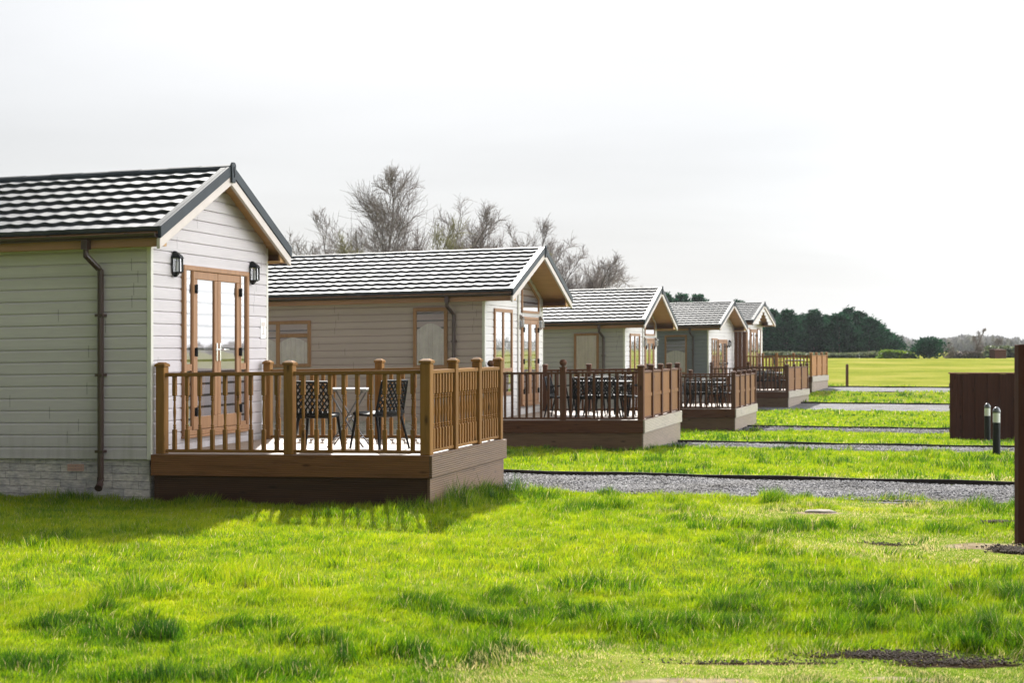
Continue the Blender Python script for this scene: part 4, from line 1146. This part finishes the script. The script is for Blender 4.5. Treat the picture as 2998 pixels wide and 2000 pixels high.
BT = [ # px, D, top py, stems, spread, twig, label
 (882, 66, 404, 1, .36, 'twig', 'tallest bare tree with a straight single trunk, left of centre above the taupe roof'),
 (780, 70, 500, 6, .42, 'twig', 'low bushy bare tree at the left end of the clump, beside the nearest roof edge'),
 (838, 72, 470, 5, .40, 'twig', 'bushy bare tree just left of the tall straight trunk'),
 (945, 68, 448, 4, .34, 'twig', 'bare two-stemmed tree just right of the tallest tree'),
 (985, 60, 505, 7, .42, 'twig_green', 'olive-tinged bushy willow low behind the middle of the taupe roof'),
 (915, 61, 520, 7, .42, 'twig_green', 'olive-tinged bushy willow low at the foot of the tallest tree'),
 (1045, 72, 488, 5, .36, 'twig', 'bare multi-stemmed tree right of the olive willows'),
 (1085, 66, 462, 4, .36, 'twig', 'airy bare tree above the middle-right of the taupe roof'),
 (1140, 70, 478, 5, .36, 'twig', 'airy bare tree near the right end of the taupe ridge'),
 (1195, 68, 520, 5, .40, 'twig', 'bare tree right behind the apex of the taupe lodge'),
 (1285, 72, 572, 4, .42, 'twig', 'bare spreading tree in the gap right of the taupe gable'),
 (1335, 80, 624, 3, .40, 'twig', 'small bare tree over the left end of the grey-green roof'),
 (1435, 105, 622, 3, .40, 'twig', 'small distant bare tree above the grey-green ridge'),
 (1385, 110, 648, 3, .45, 'twig', 'smallest distant bare bush just showing above the grey-green ridge'),
 (1118, 69, 498, 6, .42, 'twig', 'twiggy bare tree between the two airy ones over the taupe roof'),
 (1165, 73, 506, 6, .42, 'twig', 'twiggy bare tree just left of the taupe apex'),
 (742, 76, 528, 6, .45, 'twig', 'bushy bare tree half hidden behind the nearest roof end'),
 (1018, 74, 478, 6, .42, 'twig', 'grey twiggy bare tree just behind the olive willows'),
 (1235, 72, 552, 5, .45, 'twig', 'low twiggy bare tree just right of the taupe apex'),
 (1315, 78, 606, 3, .45, 'twig', 'small twiggy bare tree above the gap beside the taupe gable end'),
 (700, 80, 545, 3, .45, 'twig', 'faint bare tree peeping past the eave of the nearest lodge')]
for i, (px, D, py, st, sp, tw, lab) in enumerate(BT):
    X = tx(px, D)
    bare_tree(X, D, top(py, D, X), lab, 100+i, st, sp, n1=34 if st == 1 else 15, n2=11 if st < 3 else 8, n3=8 if st < 3 else 7, upright=.35 if st == 1 else .6, twig=tw, low=.25 if st == 1 else .12)
X = tx(2222, 109); bare_tree(X, 109, top(750, 109, X), 'small bare tree with dark clumps on the far field edge, right of the round conifer', 201, 2, .40, 14, 7, 5, thick=1.5, group='far bare trees')
X = tx(2287, 115); bare_tree(X, 115, top(756, 115, X), 'thin bare tree on the horizon above the distant brown shed', 202, 2, .34, 14, 7, 4, thick=1.3, group='far bare trees')
X = tx(2165, 118); bare_tree(X, 118, top(775, 118, X), 'low faint bare tree between the round conifer and the taller bare tree', 203, 3, .45, 12, 6, 4, thick=1.3, group='far bare trees')

# ------------------------------------------------------------------ evergreens
M['conifer'] = m_leaf('conifer_spray', [(.3, (.006, .028, .016, 1)), (.5, (.014, .060, .032, 1)), (.72, (.036, .105, .05, 1))], .25, .7, noise_scale=1.1, spec=.04)
M['shrub'] = m_leaf('shrub_leaf', [(.3, (.06, .11, .02, 1)), (.5, (.12, .19, .03, 1)), (.75, (.19, .26, .05, 1))], .4, .5, noise_scale=1.5)
M['hedge_leaf'] = m_leaf('dull_hedge_leaf', [(.3, (.07, .09, .05, 1)), (.5, (.12, .15, .08, 1)), (.75, (.20, .21, .12, 1))], .3, .6, noise_scale=.8)
def sprays(name, C, Dn, ln, wd, mat, parent=None):
    n = len(C); Dn = Dn/np.linalg.norm(Dn, axis=1, keepdims=True)
    r = rng.normal(0, 1, (n, 3)); s = np.cross(Dn, r); s /= np.linalg.norm(s, axis=1, keepdims=True)
    a = C-Dn*ln[:, None]*.4; b = C+Dn*ln[:, None]*.6; m = C+Dn*ln[:, None]*.05
    P = np.stack([a, m-s*wd[:, None]*.5, b, m+s*wd[:, None]*.5], 1).reshape(-1, 3)
    return np_mesh(name, P, np.arange(n*4).reshape(n, 4), None, mat, None, parent)
def conifer(X, Y, H, Rad, label, seed, n=5200, round_=False, group='dark conifers in a belt'):
    r = np.random.default_rng(seed); root = empty('conifer_tree', (X, Y, zgf(X, Y))); tag(root, label, 'tree', group)
    t = MB(); t.tube([(0, 0, -.3), (0, 0, H*.5), (r.normal(0, .1), 0, H*.95)], [H*.02, H*.012, .02], 6); t.build('trunk', M['bark'], root)
    # boughs: whorls up the stem, sprays hung along each
    nb = 120; zz = r.uniform(.0, 1, nb)**(.9 if not round_ else 1.2); th = r.uniform(0, 2*math.pi, nb)
    prof = (np.sqrt(np.clip(1-zz**2.2, 0, 1)) if round_ else np.clip(1-zz, 0, 1)**.78)
    rl = Rad*prof*r.uniform(.55, 1.30, nb)+.12
    k = r.integers(0, nb, n); f = r.uniform(.15, 1, n)**.6
    C = np.stack([np.cos(th[k])*rl[k]*f, np.sin(th[k])*rl[k]*f, zz[k]*H + f*rl[k]*.35], -1) + r.normal(0, .13+.02*Rad, (n, 3))*[1, 1, .8]
    C[:, 2] = np.maximum(C[:, 2], .02)
    Dn = np.stack([np.cos(th[k]), np.sin(th[k]), .55+0*f], -1)+r.normal(0, .45, (n, 3))
    sc_ = max(H/6, .5)
    # leaders: a few open shoots above the crown
    q_ = 8; m = 260 if not round_ else 40; j = r.integers(0, q_, m); lx = np.clip(r.normal(0, Rad*.45, q_), -Rad*.8, Rad*.8); ly = np.clip(r.normal(0, Rad*.45, q_), -Rad*.8, Rad*.8); lt = r.uniform(.04, .26, q_)
    C2 = np.stack([lx[j]+r.normal(0, .10, m), ly[j]+r.normal(0, .10, m), H*(.98-.55*np.hypot(lx[j], ly[j])/Rad-.12+(lt[j]+.10)*r.uniform(0, 1, m))], -1); D2 = np.stack([r.normal(0, .5, m), r.normal(0, .5, m), np.ones(m)], -1)
    sprays('crown', np.concatenate([C, C2]), np.concatenate([Dn, D2]), np.concatenate([r.uniform(.3, .7, n)*sc_, r.uniform(.2, .4, m)*sc_]), np.concatenate([r.uniform(.12, .3, n)*sc_, r.uniform(.06, .14, m)*sc_]), M['conifer'], root)
CT = [(1528, 118, 672), (1562, 120, 676), (1602, 122, 684), (1645, 124, 700), (1692, 118, 692), (1735, 122, 712), (1772, 118, 712), (1806, 116, 716), (1838, 120, 722), (1868, 117, 716), (1898, 121, 724), (1926, 116, 722), (1948, 120, 712), (1972, 118, 716), (1995, 116, 732), (2016, 119, 744), (2034, 117, 766)]
pos_words = ['leftmost conifer tip, above the right slope of the grey-green gable', 'second conifer tip above the slate-grey roof', 'third conifer tip, over the middle of the slate-grey roof', 'low conifer tip above the right half of the slate-grey ridge', 'conifer tip between the slate-grey and farthest gables', 'conifer behind the farthest roof',
             'conifer just right of the farthest gable', 'conifer second right of the farthest gable', 'conifer third right of the farthest gable', 'conifer with a forked tip, left of the middle of the dark belt', 'conifer in the middle of the dark belt', 'bushy conifer just right of the middle of the dark belt', 'tallest sharp-tipped conifer right of the belt middle', 'conifer right beside the sharp-tipped one', 'sloping conifer fifth from the field end of the belt', 'low conifer next to the end of the belt', 'lowest conifer at the field end of the dark belt']
for i, (px, D, py) in enumerate(CT):
    X = tx(px, D); H = top(py, D, X)
    conifer(X, D, H*(.93+.06*((i*7) % 5)/4), 1.5+.3*(i % 3), pos_words[i], 300+i)
X = tx(2131, 106); conifer(X, 106, top(784, 106, X), 1.05, 'round dark conifer bush alone on the far field edge', 340, 2600, True, group='lone far bushes')
def hedge(name, cat, label, p0, p1, h, w, n, mat, seed, ln=.3):
    r = np.random.default_rng(seed); t = r.uniform(0, 1, n)
    X = p0[0]+(p1[0]-p0[0])*t; Y = p0[1]+(p1[1]-p0[1])*t+r.normal(0, w*.3, n)
    hh = h*(.72+.5*vnoise(X, Y*0, .45, seed)); e = np.clip(np.minimum(t, 1-t)*9, .15, 1)
    Z = zg(X, Y)+hh*e*r.uniform(0, 1, n)**.7
    D = np.stack([r.normal(0, 1, n), r.normal(-.4, .8, n), r.uniform(.2, 1.2, n)], -1)
    o = sprays(name, np.stack([X, Y, Z], -1), D, r.uniform(.5, 1.2, n)*ln, r.uniform(.3, .7, n)*ln, mat); tag(o, label, cat); return o
hedge('field_hedge', 'hedge', 'low dull green hedge running along the foot of the dark conifers', (tx(1700, 112), 112), (tx(2060, 110), 110), .42, 1.2, 9000, M['hedge_leaf'], 41, .28)
hedge('bramble_bush', 'bush', 'bright green mound of brambles at the right end of the field hedge', (tx(2015, 107), 107), (tx(2100, 107), 107), .50, 1.0, 2000, M['shrub'], 43, .25)
hedge('scrub_bush', 'bush', 'brownish scrub under the small bare tree on the far field edge', (tx(2175, 108), 108), (tx(2255, 108), 108), .55, 1.0, 1800, M['twig'], 44, .3)
hedge('scrub_bush', 'bush', 'grey-green scrub around the distant brown shed at the far right', (tx(2255, 114), 114), (tx(2360, 114), 114), .95, 1.2, 2000, M['hedge_leaf'], 45, .35)
# shed
X = tx(2290, 107); r_ = empty('garden_shed', (X, 107, zgf(X, 107)), R(8)); r_.scale = (.62, .62, .62); tag(r_, 'small red-brown box shed on the horizon at the far right', 'shed')
q = MB(); q.box(-.72, .72, -.7, .7, -.2, 1.0)
for i in range(10): q.box(-.71+i*.143, -.71+i*.143+.12, -.72, -.7, -.1, .98)
q.build('wall', M['shed'] if 'shed' in M else M['fence_end'], r_)
q = MB(); q.hexa([(-.8, -.8, 1.0), (.8, -.8, 1.0), (.8, .8, 1.0), (-.8, .8, 1.0)], [(-.8, -.8, 1.04), (.8, -.8, 1.04), (.8, .8, 1.14), (-.8, .8, 1.14)]); q.build('roof', M['fence'], r_)
# far woodland right round the horizon on the right
r = np.random.default_rng(77); n = 26000
az = np.where(r.uniform(0, 1, n) < .5, r.uniform(R(6), R(25), n), r.uniform(R(-40), R(125), n))
Dd = 330+r.uniform(-12, 12, n)+40*np.sin(az*7)
hh = .5*(3.4+2.6*vnoise(az*60, az*0, 1.0, 8)+1.2*vnoise(az*260, az*0, 1.0, 9))*(1+.35*np.sin(az*5+1))
t = r.uniform(0, 1, n)
X = Dd*np.sin(az); Y = Dd*np.cos(az); C = np.stack([X, Y, zg(X, Y)+hh*t**.85], -1)
M['far_wood'] = m_leaf('hazed_far_wood', [(.3, (.20, .20, .205, 1)), (.55, (.29, .28, .28, 1)), (.75, (.30, .305, .27, 1))], .15, .9, noise_scale=.03, spec=.05)  # pale greys put the distance haze into the colour
o = sprays('woodland', C, np.stack([r.normal(0, .5, n), r.normal(0, .5, n), np.ones(n)], -1), r.uniform(.9, 2.2, n), r.uniform(.3, .9, n), M['far_wood']); tag(o, kind='stuff')

# ------------------------------------------------------------------ light
SAZ, SEL = R(-6.5), R(41)
sv = Vector((math.sin(SAZ)*math.cos(SEL), math.cos(SAZ)*math.cos(SEL), math.sin(SEL)))
sd_ = bpy.data.lights.new('sun', 'SUN'); sd_.energy = 5.0; sd_.angle = R(1.2); sd_.color = (1, .965, .90)
so = bpy.data.objects.new('sun', sd_); COL.objects.link(so); so.rotation_euler = sv.to_track_quat('Z', 'Y').to_euler(); so.location = (-5, 40, 40)
w = bpy.data.worlds.new('World'); sc.world = w; w.use_nodes = True; t = w.node_tree; nd = t.nodes; nd.clear()
def N(typ, **kw):
    n = nd.new('ShaderNode'+typ)
    for k, v in kw.items(): setattr(n, k, v)
    return n
def MA(op, a, b=None, c=None):
    m = N('Math', operation=op)
    for i, x in enumerate((a, b, c)):
        if x is None: continue
        if isinstance(x, (int, float)): m.inputs[i].default_value = x
        else: t.links.new(x, m.inputs[i])
    return m.outputs[0]
tc = N('TexCoord'); nm = N('VectorMath', operation='NORMALIZE'); t.links.new(tc.outputs['Generated'], nm.inputs[0]); dv = nm.outputs[0]
sky = N('TexSky', sky_type='NISHITA'); sky.sun_disc = False; sky.sun_elevation = SEL; sky.sun_rotation = SAZ; sky.air_density = 1.0; sky.dust_density = 2.0
sp = N('SeparateXYZ'); t.links.new(dv, sp.inputs[0])
# thin cloud sheet seen on a plane overhead
den = MA('ADD', MA('MAXIMUM', sp.outputs[2], 0), .12)
cx = N('CombineXYZ'); t.links.new(MA('DIVIDE', sp.outputs[0], den), cx.inputs[0]); t.links.new(MA('MULTIPLY', MA('DIVIDE', sp.outputs[1], den), 1.0), cx.inputs[1])
def cn(scale, det, off=0, dist=.4):
    m = N('Mapping'); m.inputs['Location'].default_value = (off, off*.7, off*.3); m.inputs['Scale'].default_value = (scale*.55, scale, 1); t.links.new(cx.outputs[0], m.inputs['Vector'])
    n = N('TexNoise'); n.inputs['Scale'].default_value = 1; n.inputs['Detail'].default_value = det; n.inputs['Roughness'].default_value = .5; n.inputs['Distortion'].default_value = dist
    t.links.new(m.outputs[0], n.inputs['Vector']); return n.outputs['Fac']
c1 = cn(.55, 4, 3.1); c2 = cn(1.6, 5, 8.7)
cl = MA('ADD', MA('MULTIPLY', c1, .65), MA('MULTIPLY', c2, .35))
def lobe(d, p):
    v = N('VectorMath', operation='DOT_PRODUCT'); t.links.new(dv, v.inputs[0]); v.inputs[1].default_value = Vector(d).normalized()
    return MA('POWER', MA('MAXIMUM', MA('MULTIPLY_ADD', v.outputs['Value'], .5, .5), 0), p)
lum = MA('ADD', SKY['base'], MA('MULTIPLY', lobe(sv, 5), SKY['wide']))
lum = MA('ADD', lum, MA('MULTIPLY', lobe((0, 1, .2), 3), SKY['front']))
lum = MA('ADD', lum, MA('MULTIPLY', lobe(sv, 40), SKY['aureole']))
lum = MA('ADD', lum, MA('MULTIPLY', lobe((.76, .65, .20), 34), SKY['patch']))
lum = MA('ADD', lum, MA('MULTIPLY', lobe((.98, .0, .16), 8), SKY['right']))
mr = N('MapRange'); mr.inputs['From Min'].default_value = .36; mr.inputs['From Max'].default_value = .62; mr.inputs['To Min'].default_value = SKY['dark']; mr.inputs['To Max'].default_value = 1.08; t.links.new(cl, mr.inputs['Value'])
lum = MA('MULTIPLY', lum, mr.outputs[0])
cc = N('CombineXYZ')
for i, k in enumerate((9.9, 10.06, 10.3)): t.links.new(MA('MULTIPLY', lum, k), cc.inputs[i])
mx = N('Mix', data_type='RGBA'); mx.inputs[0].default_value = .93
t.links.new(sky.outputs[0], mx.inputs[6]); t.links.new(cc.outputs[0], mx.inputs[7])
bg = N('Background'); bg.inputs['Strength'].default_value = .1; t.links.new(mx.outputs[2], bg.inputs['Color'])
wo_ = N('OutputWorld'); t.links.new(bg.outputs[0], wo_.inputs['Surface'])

HZ = MB(); HZ.box(-700, 700, -60, 800, -3.2, 16)
hz = NT('haze_air'); pv = hz.new('VolumePrincipled'); pv.inputs['Color'].default_value = (.86, .91, .96, 1); pv.inputs['Density'].default_value = HAZE; pv.inputs['Anisotropy'].default_value = .2
hz.link(pv.outputs[0], hz.out.inputs['Volume'])
if HAZE > 0:
    o = HZ.build('haze', hz.m); tag(o, kind='stuff')
# ------------------------------------------------------------------ camera
cd = bpy.data.cameras.new('camera'); cam = bpy.data.objects.new('camera', cd); COL.objects.link(cam); sc.camera = cam
cam.location = (0, 0, CAMZ); cam.rotation_euler = (R(90), 0, 0)
cd.lens = 50; cd.sensor_width = 36; cd.sensor_fit = 'HORIZONTAL'; cd.shift_y = 16/2350; cd.clip_end = 4000; cd.clip_start = .1
cd.dof.use_dof = True; cd.dof.focus_distance = 15.2; cd.dof.aperture_fstop = 4.0
sc.view_settings.view_transform = 'Standard'; sc.view_settings.look = 'None'; sc.view_settings.exposure = EXPO; sc.view_settings.gamma = 1
sc.cycles.max_bounces = 8; sc.cycles.transparent_max_bounces = 16; sc.cycles.use_denoising = True
